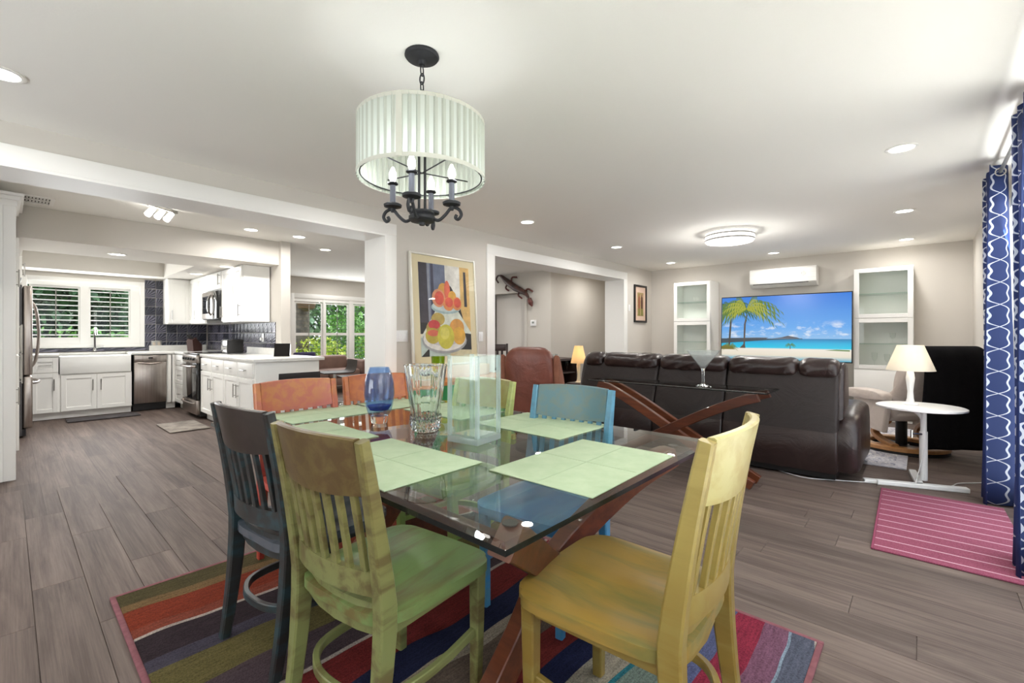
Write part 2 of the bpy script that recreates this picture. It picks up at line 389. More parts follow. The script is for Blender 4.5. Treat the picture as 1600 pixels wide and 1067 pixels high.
rw4 = struct('window_added_rear', MB().box(X0-.08, 1.4, .35, X0-.02, 3.8, .41).box(X0-.08, 1.4, 2.09, X0-.02, 3.8, 2.15).box(X0-.08, 2.57, .41, X0-.02, 2.63, 2.09), TRIM)  # unseen rear window added for fill on the left side
part('pane', MB().box(X0-.06, 1.4, .35, X0-.055, 3.8, 2.15), PANE, rw4)
part('pane', MB().box(-.54, Y0-.065, .26, 1.34, Y0-.06, 2.14), PANE, rw)
d2 = struct('door_2', MB().box(7.2, 5.97, .01, 7.24, 6.93, 2.04, .004), pm('door_paint', (214,209,203), .6), label='plain pale door in the far hall wall')
part('casing', MB().box(6.985, 5.89, 0, 7.0, 5.95, 2.1).box(6.985, 6.95, 0, 7.0, 7.01, 2.1).box(6.985, 5.89, 2.05, 7.0, 7.01, 2.11), WALL, d2)

# ---------------------------------------------------------------- outside
struct('ground', MB().box(-8, 10.3, -.35, 14, 24, -.25), pm('lawn', (96,128,62), .9, c2=(128,150,80), ns=3))
struct('patio', MB().box(-5, -5, -.25, 12, -.63, -.15), pm('patio_concrete', (205,202,196), .9, c2=(190,186,178), ns=5))
def leaf_mat(n, c, c2):
    m = pm(n, c, .6, c2=c2, ns=2.5, lo=.4, hi=.6); return m
LEAFS = [leaf_mat('leaf_green', (96,150,72), (150,196,110)), leaf_mat('leaf_yellow', (170,200,60), (222,228,110)), leaf_mat('leaf_dark', (40,74,44), (78,118,72)), leaf_mat('leaf_grey', (120,156,120), (186,208,176))]
BARK = pm('bark', (128,116,104), .9, c2=(84,76,70), ns=9, bump=.5, bs=25)
def shrub(name, label, cat, loc, rad, n, mat, size=.12, stem=True, grp=None):
    t = thing(name, label, cat, loc, 0, grp); mb = MB()
    for _ in range(n):
        d = Vector((random.gauss(0,1), random.gauss(0,1), random.gauss(0,1))).normalized()*(random.random()**.4)
        p = Vector((d.x*rad[0], d.y*rad[1], rad[2]+d.z*rad[2]+.1))
        q = Matrix.Translation(p) @ Matrix.Rotation(random.random()*6.3, 4, 'Z') @ Matrix.Rotation(random.uniform(-1.2,1.2), 4, 'X')
        s = size*random.uniform(.6, 1.3); mb.xf(q)
        mb.face([mb.v(-s*.3,0,0), mb.v(0,-s*.5,.02), mb.v(s*.3,0,0), mb.v(0,s*.6,-.02)])
    part('foliage', mb, mat, t, kind='stuff', smooth=0)
    part('stem', MB().cyl((0,0,-.25), (0,0,rad[2]*1.3), .05, 8, .02), BARK, t)
    return t
shrub('shrub', 'bright yellow green shrub low outside the den window', 'shrub', (5.6, 12.0, -.25), (.9,.6,.65), 1500, LEAFS[1])
shrub('shrub', 'leafy mid green shrub filling the middle den window pane', 'shrub', (6.7, 12.6, -.25), (.8,.6,1.05), 1700, LEAFS[0])
shrub('shrub', 'yellow green shrub seen past the lamp in the right den pane', 'shrub', (8.0, 13.2, -.25), (.9,.6,.8), 1400, LEAFS[1])
shrub('garden_tree', 'pale leafy tree filling the upper den window panes', 'tree', (7.2, 16.0, -.25), (3.4,1.2,2.3), 5000, LEAFS[3], .26)
shrub('garden_tree', 'green tree behind the shrubs outside the den window', 'tree', (9.0, 15.0, -.25), (2.0,1.0,2.1), 2600, LEAFS[0], .2)
shrub('garden_tree', 'dark green tree outside the left half of kitchen window', 'tree', (.2, 14.0, -.25), (1.7,1.0,1.8), 4200, LEAFS[2], .26)
shrub('garden_tree', 'grey green tree outside the right half of kitchen window', 'tree', (2.3, 15.0, -.25), (1.7,1.0,1.7), 4000, LEAFS[3], .26)
shrub('garden_tree', 'green shrub low outside the kitchen window', 'shrub', (.9, 13.0, -.25), (1.6,.6,.75), 1500, LEAFS[0], .16)
t = thing('palm_trunk', 'rough grey palm trunk with hanging planter outside the den window', 'palm', (5.2, 12.2, -.25))
part('trunk', MB().lathe([(.2+.025*(i % 2), i*.12) for i in range(30)], seg=12), BARK, t)
part('basket', MB().lathe([(.05,2.05), (.2,2.12), (.24,2.28), (.2,2.28)], (0,-.35,0), 12), pm('basket_brown', (110,84,60), .8), t)

# ---------------------------------------------------------------- kitchen
def shaker(x0, z0, x1, z1, y=0, fr=.055, th=.02):
    if (z1-z0) < .2: return MB().box(x0, y-th, z0, x1, y, z1, .004)
    return MB().box(x0, y-th, z0, x0+fr, y, z1, .002, 1).box(x1-fr, y-th, z0, x1, y, z1, .002, 1).box(x0+fr, y-th, z0, x1-fr, y, z0+fr, .002, 1).box(x0+fr, y-th, z1-fr, x1-fr, y, z1, .002, 1).box(x0+fr, y-.009, z0+fr, x1-fr, y, z1-fr)
def bar_handle(parent, x, z, L, vertical=True, y=-.02):
    d = .028
    if vertical: mb = MB().cyl((x, y-d, z-L/2), (x, y-d, z+L/2), .006, 8).cyl((x, y, z-L/2+.02), (x, y-d, z-L/2+.02), .005, 6).cyl((x, y, z+L/2-.02), (x, y-d, z+L/2-.02), .005, 6)
    else: mb = MB().cyl((x-L/2, y-d, z), (x+L/2, y-d, z), .006, 8).cyl((x-L/2+.02, y, z), (x-L/2+.02, y-d, z), .005, 6).cyl((x+L/2-.02, y, z), (x+L/2-.02, y-d, z), .005, 6)
    return part('handle', mb, NICKEL, parent)
def cabinet(name, label, loc, rz, W, D, z0, z1, fronts, toe=0, cat='cabinet'):
    """local: front faces -y, width along +x from 0..W"""
    t = thing(name, label, cat, loc, rz)
    b = MB().box(0, 0, z0+toe, W, D, z1)
    if toe: b.box(.0, .06, z0, W, D, z0+toe)
    part('body', b, WHITE, t)
    for (kind, x0, za, x1, zb, h) in fronts:
        p = part('drawer' if kind == 'drawer' else 'door', shaker(x0+.003, za+.003, x1-.003, zb-.003), WHITE, t)
        if h == 'h': bar_handle(p, (x0+x1)/2, (za+zb)/2, .13, False)
        elif h: bar_handle(p, x0+.045 if h[0] == 'l' else x1-.045, (za+.14) if h[1] == 'b' else ((zb-.16) if h[1] == 't' else (za+zb)/2), .16 if len(h) < 3 else .3)
    return t
CZ = .88
# sink wall run, fronts at y = 9.05
fy = KY-.60
cabinet('base_cabinet', 'white shaker base cabinet between refrigerator and farmhouse sink', (.22, fy, 0), 0, .27, .595, 0, CZ, [('drawer', 0, .66, .27, .87, 'h'), ('door', 0, .1, .27, .65, 'rt')], .1)
cabinet('sink_cabinet', 'white double door cabinet under the farmhouse sink', (.49, fy, 0), 0, .80, .595, 0, .63, [('door', .02, .1, .4, .62, 'rt'), ('door', .4, .1, .78, .62, 'lt')], .1)
t = thing('farmhouse_sink', 'white apron front farmhouse sink below the kitchen window', 'sink', (.50, fy-.035, .632))
part('basin', MB().box(0, 0, 0, .78, .03, .25, .008).box(0, .03, 0, .03, .48, .25).box(.75, .03, 0, .78, .48, .25).box(.03, .45, 0, .75, .48, .25).box(.03, .03, 0, .75, .45, .03), pm('fireclay', (243,243,240), .18), t)
t = thing('faucet', 'chrome gooseneck kitchen faucet behind the farmhouse sink', 'faucet', (.92, KY-.075, .935))
part('spout', MB().tube(spline([(0,0,0), (0,0,.25), (0,-.03,.34), (0,-.1,.36), (0,-.16,.32), (0,-.17,.25)], 5), .013, 8), CHROME, t)
part('base', MB().lathe([(.03,0), (.03,.01), (.018,.03), (.018,.06)], seg=14), CHROME, t)
part('lever', MB().cyl((.015,0,.05), (.1,-.02,.075), .008, 8), CHROME, t)
t = thing('dishwasher', 'stainless steel dishwasher right of the sink cabinet', 'dishwasher', (1.31, fy, 0))
part('body', MB().box(.005, .03, .1, .415, .58, .875), BLACK, t)
part('toe_kick', MB().box(.005, .05, .005, .415, .1, .1), BLACK, t)
part('door', MB().box(.006, -.025, .12, .414, .03, .76, .008), STEEL, t)
cp = part('control_panel', MB().box(.006, -.03, .765, .414, .03, .87, .006), STEEL, t)
part('display', MB().box(.18, -.032, .81, .235, -.03, .84), BLKGL, cp)
part('handle', MB().tube(spline([(.05,-.03,.755), (.13,-.05,.745), (.21,-.055,.735), (.29,-.05,.745), (.37,-.03,.755)], 4), .012, 8), STEEL, t)
cabinet('base_cabinet', 'white narrow corner cabinet right of the dishwasher', (1.73, fy, 0), 0, .118, .595, 0, CZ, [('door', .01, .1, .11, .87, None)], .1)
# stove wall run, fronts at x = 1.85 facing -x (local x runs towards the camera)
fx = KX-.60
cabinet('base_cabinet', 'white drawer cabinet between corner and black stove', (fx, 9.045, 0), -90, .70, .595, 0, CZ, [('drawer', .01, .7, .69, .87, 'h'), ('drawer', .01, .41, .69, .69, 'h'), ('drawer', .01, .11, .69, .40, 'h')], .1)
cabinet('peninsula_cabinet', 'white four drawer base cabinet run right of the stove', (fx, 7.56, 0), -90, 2.03, .595, 0, CZ,
        [('drawer', .01+i*.505, .7, .505+i*.505, .87, 'h') for i in range(4)] + [('door', .01+i*.505, .11, .505+i*.505, .69, ('rt' if i % 2 == 0 else 'lt')) for i in range(4)], .1)
struct('trim_3', MB().box(fx, 5.505, 0, KX+.12, 5.528, CZ, .003), WHITE, label='white end panel of the peninsula')
# worktops
one('countertop', MB().box(.22, fy-.03, CZ+.003, .497, KY-.014, CZ+.04, .004).box(1.285, fy-.03, CZ+.003, KX-.014, KY-.014, CZ+.04, .004).box(.497, KY-.12, CZ+.003, 1.285, KY-.014, CZ+.04, .004).box(fx-.03, 8.345, CZ+.003, KX-.014, fy-.03, CZ+.04, .004), QUARTZ,
    'white quartz countertop along the sink wall and corner', 'countertop')
one('countertop', MB().box(fx-.03, 5.46, CZ+.003, KX+.17, 6.345, CZ+.04, .004).box(fx-.03, 6.345, CZ+.003, KX-.014, 7.565, CZ+.04, .004), QUARTZ,
    'white quartz peninsula countertop with overhang', 'countertop')
one('splash_strip', MB().box(1.6, KY-.026, CZ+.041, KX-.03, KY-.014, CZ+.13), QUARTZ, 'white quartz upstand behind the corner counter', 'upstand')
one('splash_strip', MB().box(KX-.026, 6.4, CZ+.041, KX-.014, 7.56, CZ+.13), QUARTZ, 'white quartz upstand along the peninsula wall', 'upstand')
# navy fan tiles
tt = NT('navy_fan_tile'); v = tt.coord('Object', (1,1,1))
sx = tt.add('ShaderNodeSeparateXYZ'); tt.link(v, sx.inputs[0])
ang = tt.math('ARCTAN2', sx.outputs[0], sx.outputs[1]); st = tt.math('SINE', tt.math('MULTIPLY', ang, 22.))
oi = tt.add('ShaderNodeObjectInfo')
tt.link(tt.ramp(tt.math('MULTIPLY_ADD', st, .3, tt.math('MULTIPLY_ADD', oi.outputs['Random'], .4, .3)), [(.1, (26,28,38)), (.6, (48,50,64)), (.95, (130,126,142))]), tt.b.inputs['Base Color'])
tt.b.inputs['Roughness'].default_value = .2; tt.bump(st, .4, .002); TILE = tt.m
ts = .148
tme = MB().box(0, 0, -.006, ts-.006, ts-.006, .004, .002, 1).mesh('tile', TILE)
GROUT = pm('grout', (96,94,104), .9)
def tiles(parent, org, rot, nu, nv):
    for i in range(nu):
        for j in range(nv):
            M = Matrix.Translation(org) @ rot @ Matrix.Translation((i*ts, j*ts, 0))
            o = link('tile', tme, parent); o.matrix_world = M
rot_s = Matrix.Rotation(R(90), 4, 'X')              # local x->x, y->z, z->-y
tiles(wall_sink, (1.545, KY-.006, .925), rot_s, 6, 8)
wtile = MB().box(0, 0, -.006, .28, .055, .004, .002, 1).mesh('tile', TILE)
for i in range(5): o = link('tile', wtile, wall_sink); o.matrix_world = Matrix.Translation((.24+i*.262, KY-.006, .93)) @ rot_s
rot_t = Matrix.Rotation(R(-90), 4, 'Z') @ rot_s      # on the stove wall, facing -x, x runs towards the camera
tiles(wall_stove, (KX-.006, 9.63, .925), rot_t, 21, 3)
# upper cabinets
cabinet('upper_cabinet', 'white upper cabinet right of the window in the corner', (1.79, KY-.345, 0), 0, .31, .33, 1.37, 2.125, [('door', .01, 1.38, .30, 2.11, 'lb')])
cabinet('upper_cabinet', 'white upper cabinet left of the microwave', (KX-.345, KY-.35, 0), -90, .95, .33, 1.37, 2.125, [('door', .01, 1.38, .47, 2.11, 'rb'), ('door', .47, 1.38, .94, 2.11, 'rb')])
cabinet('upper_cabinet', 'small white cabinet above the microwave', (KX-.345, 8.345, 0), -90, .78, .33, 1.85, 2.125, [('door', .01, 1.86, .77, 2.115, 'rb')])
cabinet('upper_cabinet', 'white upper cabinet at the open end of the kitchen wall', (KX-.345, 7.56, 0), -90, .86, .33, 1.37, 2.125, [('door', .01, 1.38, .43, 2.11, 'lb'), ('door', .43, 1.38, .85, 2.11, 'rb')])
t = thing('microwave', 'steel and black over range microwave with oval handle', 'microwave', (KX-.40, 8.335, 1.42), -90)
part('body', MB().box(0, 0, 0, .76, .38, .42, .006), BLACK, t)
part('door', MB().box(.01, -.018, .01, .56, 0, .41, .005), STEEL, t)
part('glass', MB().box(.06, -.021, .09, .44, -.018, .35), BLKGL, t)
part('control_panel', MB().box(.57, -.018, .01, .75, 0, .41, .005), BLKGL, t)
part('handle', MB().tube(spline([(.5,-.02,.06), (.52,-.06,.12), (.52,-.07,.21), (.52,-.06,.3), (.5,-.02,.36)], 5), .014, 8), CHROME, t)
t = thing('stove', 'black and steel slide in kitchen range with lower drawer', 'stove', (fx-.045, 8.335, 0), -90)
part('body', MB().box(.005, .03, .03, .755, .62, .905), BLACK, t)
part('cooktop', MB().box(.0, -.01, .906, .76, .62, .925, .004), BLKGL, t)
part('control_panel', MB().box(.01, -.02, .79, .75, .03, .90, .006), STEEL, t)
od = part('oven_door', MB().box(.01, -.02, .27, .75, .03, .785, .006), BLKGL, t)
part('handle', MB().tube(spline([(.06,-.02,.74), (.1,-.06,.74), (.38,-.075,.74), (.66,-.06,.74), (.7,-.02,.74)], 4), .014, 8), STEEL, od)
wd_ = part('warming_drawer', MB().box(.01, -.02, .06, .75, .03, .26, .006), STEEL, t)
part('handle', MB().tube(spline([(.06,-.02,.22), (.1,-.05,.22), (.38,-.065,.22), (.66,-.05,.22), (.7,-.02,.22)], 4), .012, 8), STEEL, wd_)
for i in range(5): part('knob', MB().cyl((.12+i*.13, -.02, .845), (.12+i*.13, -.045, .845), .02, 12), BLACK, t)
# tall units and refrigerator on the left
t = cabinet('tall_cabinet', 'tall white pantry cabinet with crown at the left edge', (.03, 5.56, 0), 90, .74, .62, 0, 2.3, [('door', .01, .1, .73, 1.15, 'mm'), ('door', .01, 1.16, .73, 2.28, 'mm')], .08)
part('crown', MB().box(-.03, -.05, 2.30, .74, .62, 2.335, .006).box(-.015, -.03, 2.25, .74, .62, 2.30, .004).box(-.05, -.07, 2.335, .74, .62, 2.36, .006), TRIM, t)
part('pilaster', MB().box(-.022, -.022, 0, 0, .05, 2.25, .004).box(-.022, .05, 0, -.004, .07, 2.25), WHITE, t)
cabinet('tall_cabinet', 'tall white cabinet with long bar handles beside the refrigerator', (.06, 6.31, 0), 90, 1.36, .65, 0, 2.125, [('door', .01, .1, .68, 1.0, 'rtL'), ('door', .68, .1, 1.35, 1.0, 'rtL'), ('door', .01, 1.01, .68, 2.11, 'rbL'), ('door', .68, 1.01, 1.35, 2.11, 'rbL')], .08)
cabinet('upper_cabinet', 'white cabinet over the refrigerator', (.10, 7.73, 0), 90, .93, .70, 1.84, 2.125, [('door', .01, 1.85, .46, 2.11, 'rb'), ('door', .46, 1.85, .92, 2.11, 'lb')])
t = thing('refrigerator', 'stainless french door refrigerator with curved handles', 'refrigerator', (.12, 7.74, 0), 90)
part('body', MB().box(0, 0, .02, .90, .70, 1.77), pm('fridge_side', (78,76,78), .5), t)
for i in range(2):
    p = part('door', MB().box(.002+i*.45, -.085, .72, .446+i*.45, -.004, 1.765, .02, 3), STEEL, t)
    xx = .40 if i == 0 else .50
    part('handle', MB().tube(spline([(xx,-.085,.80), (xx,-.125,.9), (xx,-.15,1.2), (xx,-.125,1.5), (xx,-.085,1.6)], 5), .014, 8), STEEL, p)
p = part('freezer_drawer', MB().box(.002, -.085, .10, .898, -.004, .71, .02, 3), STEEL, t)
part('handle', MB().tube(spline([(.1,-.085,.62), (.2,-.13,.62), (.45,-.15,.62), (.7,-.13,.62), (.8,-.085,.62)], 4), .014, 8), STEEL, p)
part('toe_grille', MB().box(0, -.03, .02, .9, 0, .095), BLACK, t)
# small things
one('floor_mat', MB().box(0, 0, 0, .78, .35, .012, .005), pm('mat_charcoal', (62,58,60), .9, c2=(80,76,78), ns=20), 'charcoal anti fatigue mat in front of the sink', 'mat', (.55, 8.58, 0))
one('floor_mat', MB().box(0, 0, 0, .42, .75, .012, .005), pm('mat_grey', (150,142,132), .9, c2=(104,96,90), ns=6), 'beige and grey patterned mat beside the stove', 'mat', (1.32, 6.75, 0))
t = thing('knife_block', 'dark wooden knife block with black knives by the stove', 'knife block', (2.05, 8.85, CZ+.042), -60)
part('block', MB().prism([(-.06,0), (.1,0), (.1,.1), (-.02,.22), (-.08,.18)], -.06, .06, 'x'), pm('knife_wood', (66,40,34), .5), t)
for i in range(3):
    for j in range(2): part('knife_handle', MB().cyl((-.03+i*.03, -.05+j*.045, .20-j*.03), (-.03+i*.03, -.10+j*.045, .27-j*.03), .009, 8), BLACK, t)
t = thing('outlet_plate', 'steel framed outlet on the navy tiles beside the window', 'outlet', (1.70, KY-.012, 1.03))
part('plate', MB().box(-.07, -.008, -.06, .07, 0, .06, .003), NICKEL, t)
for s in (-1, 1): part('socket', MB().box(s*.033-.018, -.011, -.035, s*.033+.018, -.008, .035, .003), pm('socket_beige', (190,176,160), .5), t)
t = thing('outlet_plate', 'white outlet on the navy tiles at the peninsula', 'outlet', (KX-.012, 6.95, 1.15), -90)
part('plate', MB().box(-.04, -.008, -.06, .04, 0, .06, .003), WHITEM, t)
part('plug', MB().box(-.02, -.04, -.04, .02, -.008, 0, .004), WHITEM, t)
t = thing('toaster', 'chrome two slot toaster on the counter beside the stove', 'toaster', (2.14, 7.28, CZ+.042), -90)
part('body', MB().box(-.15, -.1, .015, .15, .1, .20, .03, 4), CHROME, t)
part('end_cap', MB().box(.13, -.102, .01, .165, .102, .205, .02, 3), BLACK, t)
part('slot', MB().box(-.11, -.05, .2, .11, -.02, .203).box(-.11, .02, .2, .11, .05, .203), BLACK, t)
one('smart_display', MB().prism([(-.05,0), (.06,0), (.03,.15), (.01,.16)], -.09, .09, 'x'), BLKGL, 'small black screen device on the peninsula counter', 'device', (2.33, 6.0, CZ+.042), -30)
for i, (yy, hh, m, lb) in enumerate(((8.12, .2, pm('bottle_clear', (220,222,216), .15), 'pale bottle on the cooktop back edge'), (8.0, .17, pm('spice_red', (150,84,60), .4), 'small reddish spice jar on the cooktop back edge'), (7.85, .13, WHITEM, 'small white jar on the cooktop back edge'))):
    t = thing('bottle', lb, 'bottle', (KX-.05-.02*i, yy, .926))
    part('body', MB().lathe([(.026,0), (.028,.01), (.028,hh*.65), (.012,hh*.8), (.012,hh*.9)], seg=12), m, t)
    part('cap', MB().lathe([(.014,hh*.9), (.014,hh)], seg=10), BLACK, t)
# ceiling vent and track spot
t = thing('ceiling_vent', 'white louvred air vent in the kitchen ceiling', 'vent', (-.02, 6.05, ZC))
part('frame', MB().box(-.32, -.16, -.012, .32, -.13, 0).box(-.32, .13, -.012, .32, .16, 0).box(-.32, -.13, -.012, -.29, .13, 0).box(.29, -.13, -.012, .32, .13, 0).box(-.29, -.008, -.012, .29, .008, 0), WHITE, t)
part('shade_sheet', MB().box(-.29, -.13, -.002, .29, .13, -.001), VENT_SHADE, t)  # dark sheet paints the shade behind the slats
sl = MB().xf(Matrix.Rotation(R(35), 4, 'Y')).box(-.008, -.125, -.001, .008, .125, .001).mesh('slat', WHITE)
for i in range(26): link('slat', sl, t, (-.275+i*.022, 0, -.008))
t = thing('spot_fixture', 'brushed ceiling fixture with three lit spot heads in kitchen', 'light fixture', (1.02, 5.5, ZC), 35)
part('bar', MB().box(-.16, -.015, -.03, .16, .015, -.002, .006), NICKEL, t)
for i in (-1, 0, 1):
    h = part('spot_head', MB().xf(Matrix.Translation((i*.1,0,-.04)) @ Matrix.Rotation(R(40), 4, 'Y')).cyl((0,0,0), (0,0,-.1), .022, 12, .028), pm('frosted_lit', (255,252,244), .5, emit=5), t)

# ---------------------------------------------------------------- dining corner
def rug_mat():
    t = NT('striped_rug'); b = t.b
    v = t.coord('Object', (1,1,1)); s = t.add('ShaderNodeSeparateXYZ'); t.link(v, s.inputs[0])
    wv = t.noise(t.coord('Object', (1.1,.5,1)), 1.4, 2); 
    y = t.math('SUBTRACT', 2.43, s.outputs[1])
    inner = t.math('MULTIPLY_ADD', wv, .14, t.math('ADD', y, -.07))
    f = t.math('DIVIDE', inner, 2.43)
    W = (180,170,160)
    st = [(0,(83,76,48)), (0.055,(120,97,64)), (0.085,(131,54,33)), (0.155,(134,68,51)), (.183,W), (0.19,(54,43,48)), (0.26,(72,68,81)), (0.29,(102,94,56)), (0.37,(78,65,70)), (.448,W), (0.455,(115,41,40)), (0.52,(36,40,68)),
          (0.575,(160,148,132)), (0.6,(102,88,78)), (0.65,(126,49,46)), (0.7,(35,40,73)), (0.745,(164,158,142)), (0.79,(48,120,132)), (0.797,(120,137,128)), (.84,W), (0.846,(89,96,131)), (0.875,(140,46,67)), (0.915,(124,86,107)), (0.95,(136,156,171)), (0.955,(91,96,112)), (.985,W)]
    c = t.ramp(f, st, 'CONSTANT')
    n = t.noise(t.coord('Object', (3,30,1)), 3, 4, .7); n2 = t.noise(v, 160, 2)
    mm = t.add('ShaderNodeMix', data_type='RGBA', blend_type='MULTIPLY'); mm.inputs[0].default_value = 1
    t.link(c, mm.inputs[6]); t.link(t.ramp(t.math('MULTIPLY_ADD', n2, .5, t.math('MULTIPLY', n, .5)), [(.3, (140,138,140)), (.7, (255,252,250))]), mm.inputs[7])
    t.link(mm.outputs[2], b.inputs['Base Color']); b.inputs['Roughness'].default_value = .95; b.inputs['Specular IOR Level'].default_value = .1
    t.bump(n2, .6, .004); return t.m
t = thing('area_rug', 'multicolour wavy striped area rug under the dining table', 'rug', (.31, .28, .001))
part('pile', MB().box(.02, .02, 0, 1.78, 2.42, .014, .003), rug_mat(), t)
part('border', MB().box(0, 0, 0, .02, 2.44, .013, .003).box(1.78, 0, 0, 1.8, 2.44, .013, .003).box(.02, 0, 0, 1.78, .02, .013, .003).box(.02, 2.42, 0, 1.78, 2.44, .013, .003), pm('rug_border', (112,62,70), .95, c2=(130,80,86), ns=30), t)

CHERRY = pm('cherry_wood', (92,46,27), .35, c2=(66,32,20), ns=3, st=(10,1.2,10), coat=.2)
CHERRYD = pm('cherry_wood_light', (112,58,33), .35, c2=(84,42,25), ns=3, st=(10,1.2,10), coat=.2)
TGLASS = thin_glass('table_glass', (.90,.945,.925,1), 1.0, 1.72); GEDGE = pm('glass_edge', (14,20,20), .15)
def trestle(t, L, H, a, b, wd, th):
    for xs, sgn in ((-a, 1), (a, 1), (-b, -1), (b, -1)):
        pts = [(xs, sgn*p[0], p[1]) for p in bez((-L*.5, H-th*.3), (-L*.22, H*.80), (L*.10, H*.36), (L*.46, th*.35), 14)]
        p0, p1 = pts[0], pts[-1]
        mb = MB().beam(pts, wd, th, (1,0,0), .004)
        for v in mb.bm.verts:
            v.co.z = min(max(v.co.z, 0), H)
        part('leg', mb, CHERRY if sgn > 0 else CHERRYD, t)
    part('stretcher', MB().box(-a, -.03, H*.47, a, .03, H*.53, .006), CHERRY, t)
def glass_top(t, x0, y0, x1, y1, z0, z1):
    b = .018
    mb = MB(); mb.loft([[(x0,y0,z0), (x1,y0,z0), (x1,y1,z0), (x0,y1,z0)], [(x0,y0,z0*.3+z1*.7), (x1,y0,z0*.3+z1*.7), (x1,y1,z0*.3+z1*.7), (x0,y1,z0*.3+z1*.7)], [(x0+b,y0+b,z1), (x1-b,y0+b,z1), (x1-b,y1-b,z1), (x0+b,y1-b,z1)]])
    o = part('glass_top', mb, [TGLASS, GEDGE], t, smooth=0)
    for p in o.data.polygons:
        if abs(p.normal.z) < .2: p.material_index = 1
    return o
TZ = .765
t = thing('dining_table', 'glass topped dining table on crossed curved wooden legs', 'table', (1.315, 1.63, .0135))
for nm, pts in (('leg', ((.80,.74,.70), (.95,.83,.60), (1.25,.925,.38), (1.52,.925,.16), (1.74,.925,.03))), ('leg', ((1.82,.76,.70), (1.62,.86,.60), (1.33,.985,.38), (1.14,.995,.18), (.98,.995,.03))),
                ('leg', ((.80,2.30,.70), (.95,2.20,.60), (1.25,2.085,.38), (1.52,2.085,.16), (1.74,2.085,.03))), ('leg', ((1.82,2.28,.70), (1.62,2.12,.60), (1.33,1.97,.38), (1.14,1.97,.18), (.98,1.97,.03)))):
    mb = MB().beam([(q[0]-1.315, q[1]-1.63, q[2]) for q in spline(pts, 5)], .06, .10, (0,1,0), .004)
    for v in mb.bm.verts: v.co.z = min(max(v.co.z, 0), .728)
    part(nm, mb, CHERRY if pts[0][0] < 1 else CHERRYD, t)
    part('pad', MB().cyl((pts[0][0]-1.30, pts[0][1]-1.63, .728), (pts[0][0]-1.30, pts[0][1]-1.63, .7316), .02, 12), BLACK, t)
part('stretcher', MB().box(-.06, -.70, .35, -.01, .46, .41, .006), CHERRY, t)
glass_top(t, -.635, -1.0, .635, 1.0, .7318, TZ-.0135)

def paint(name, top, low, worn, z0=.45, z1=.8, r=.38, ns=2.2):
    """brushed two-tone paint: 'low' near the seat, 'top' near the crest, 'worn' rubbed through"""
    t = NT(name); b = t.b
    v = t.coord('Object', (1,1,1)); s = t.add('ShaderNodeSeparateXYZ'); t.link(v, s.inputs[0])
    n = t.noise(t.coord('Object', (9,1.2,9)), ns, 6, .6, .4); n3 = t.noise(t.coord('Object', (3,3,3)), 1.8, 3)
    g = t.add('ShaderNodeMapRange'); g.inputs[1].default_value = z0; g.inputs[2].default_value = z1
    t.link(t.math('MULTIPLY_ADD', t.math('SUBTRACT', n3, .5), .35, s.outputs[2]), g.inputs[0])
    c = t.mix(g.outputs[0], lin(low), lin(top))
    wr = t.add('ShaderNodeMapRange'); wr.inputs[1].default_value = .46; wr.inputs[2].default_value = .62; t.link(n, wr.inputs[0])
    t.link(t.mix(t.math('MULTIPLY', wr.outputs[0], .85), c, lin(worn)), b.inputs['Base Color'])
    b.inputs['Roughness'].default_value = r; b.inputs['Coat Weight'].default_value = .15; b.inputs['Coat Roughness'].default_value = .3
    t.bump(n, .08, .003); return t.m
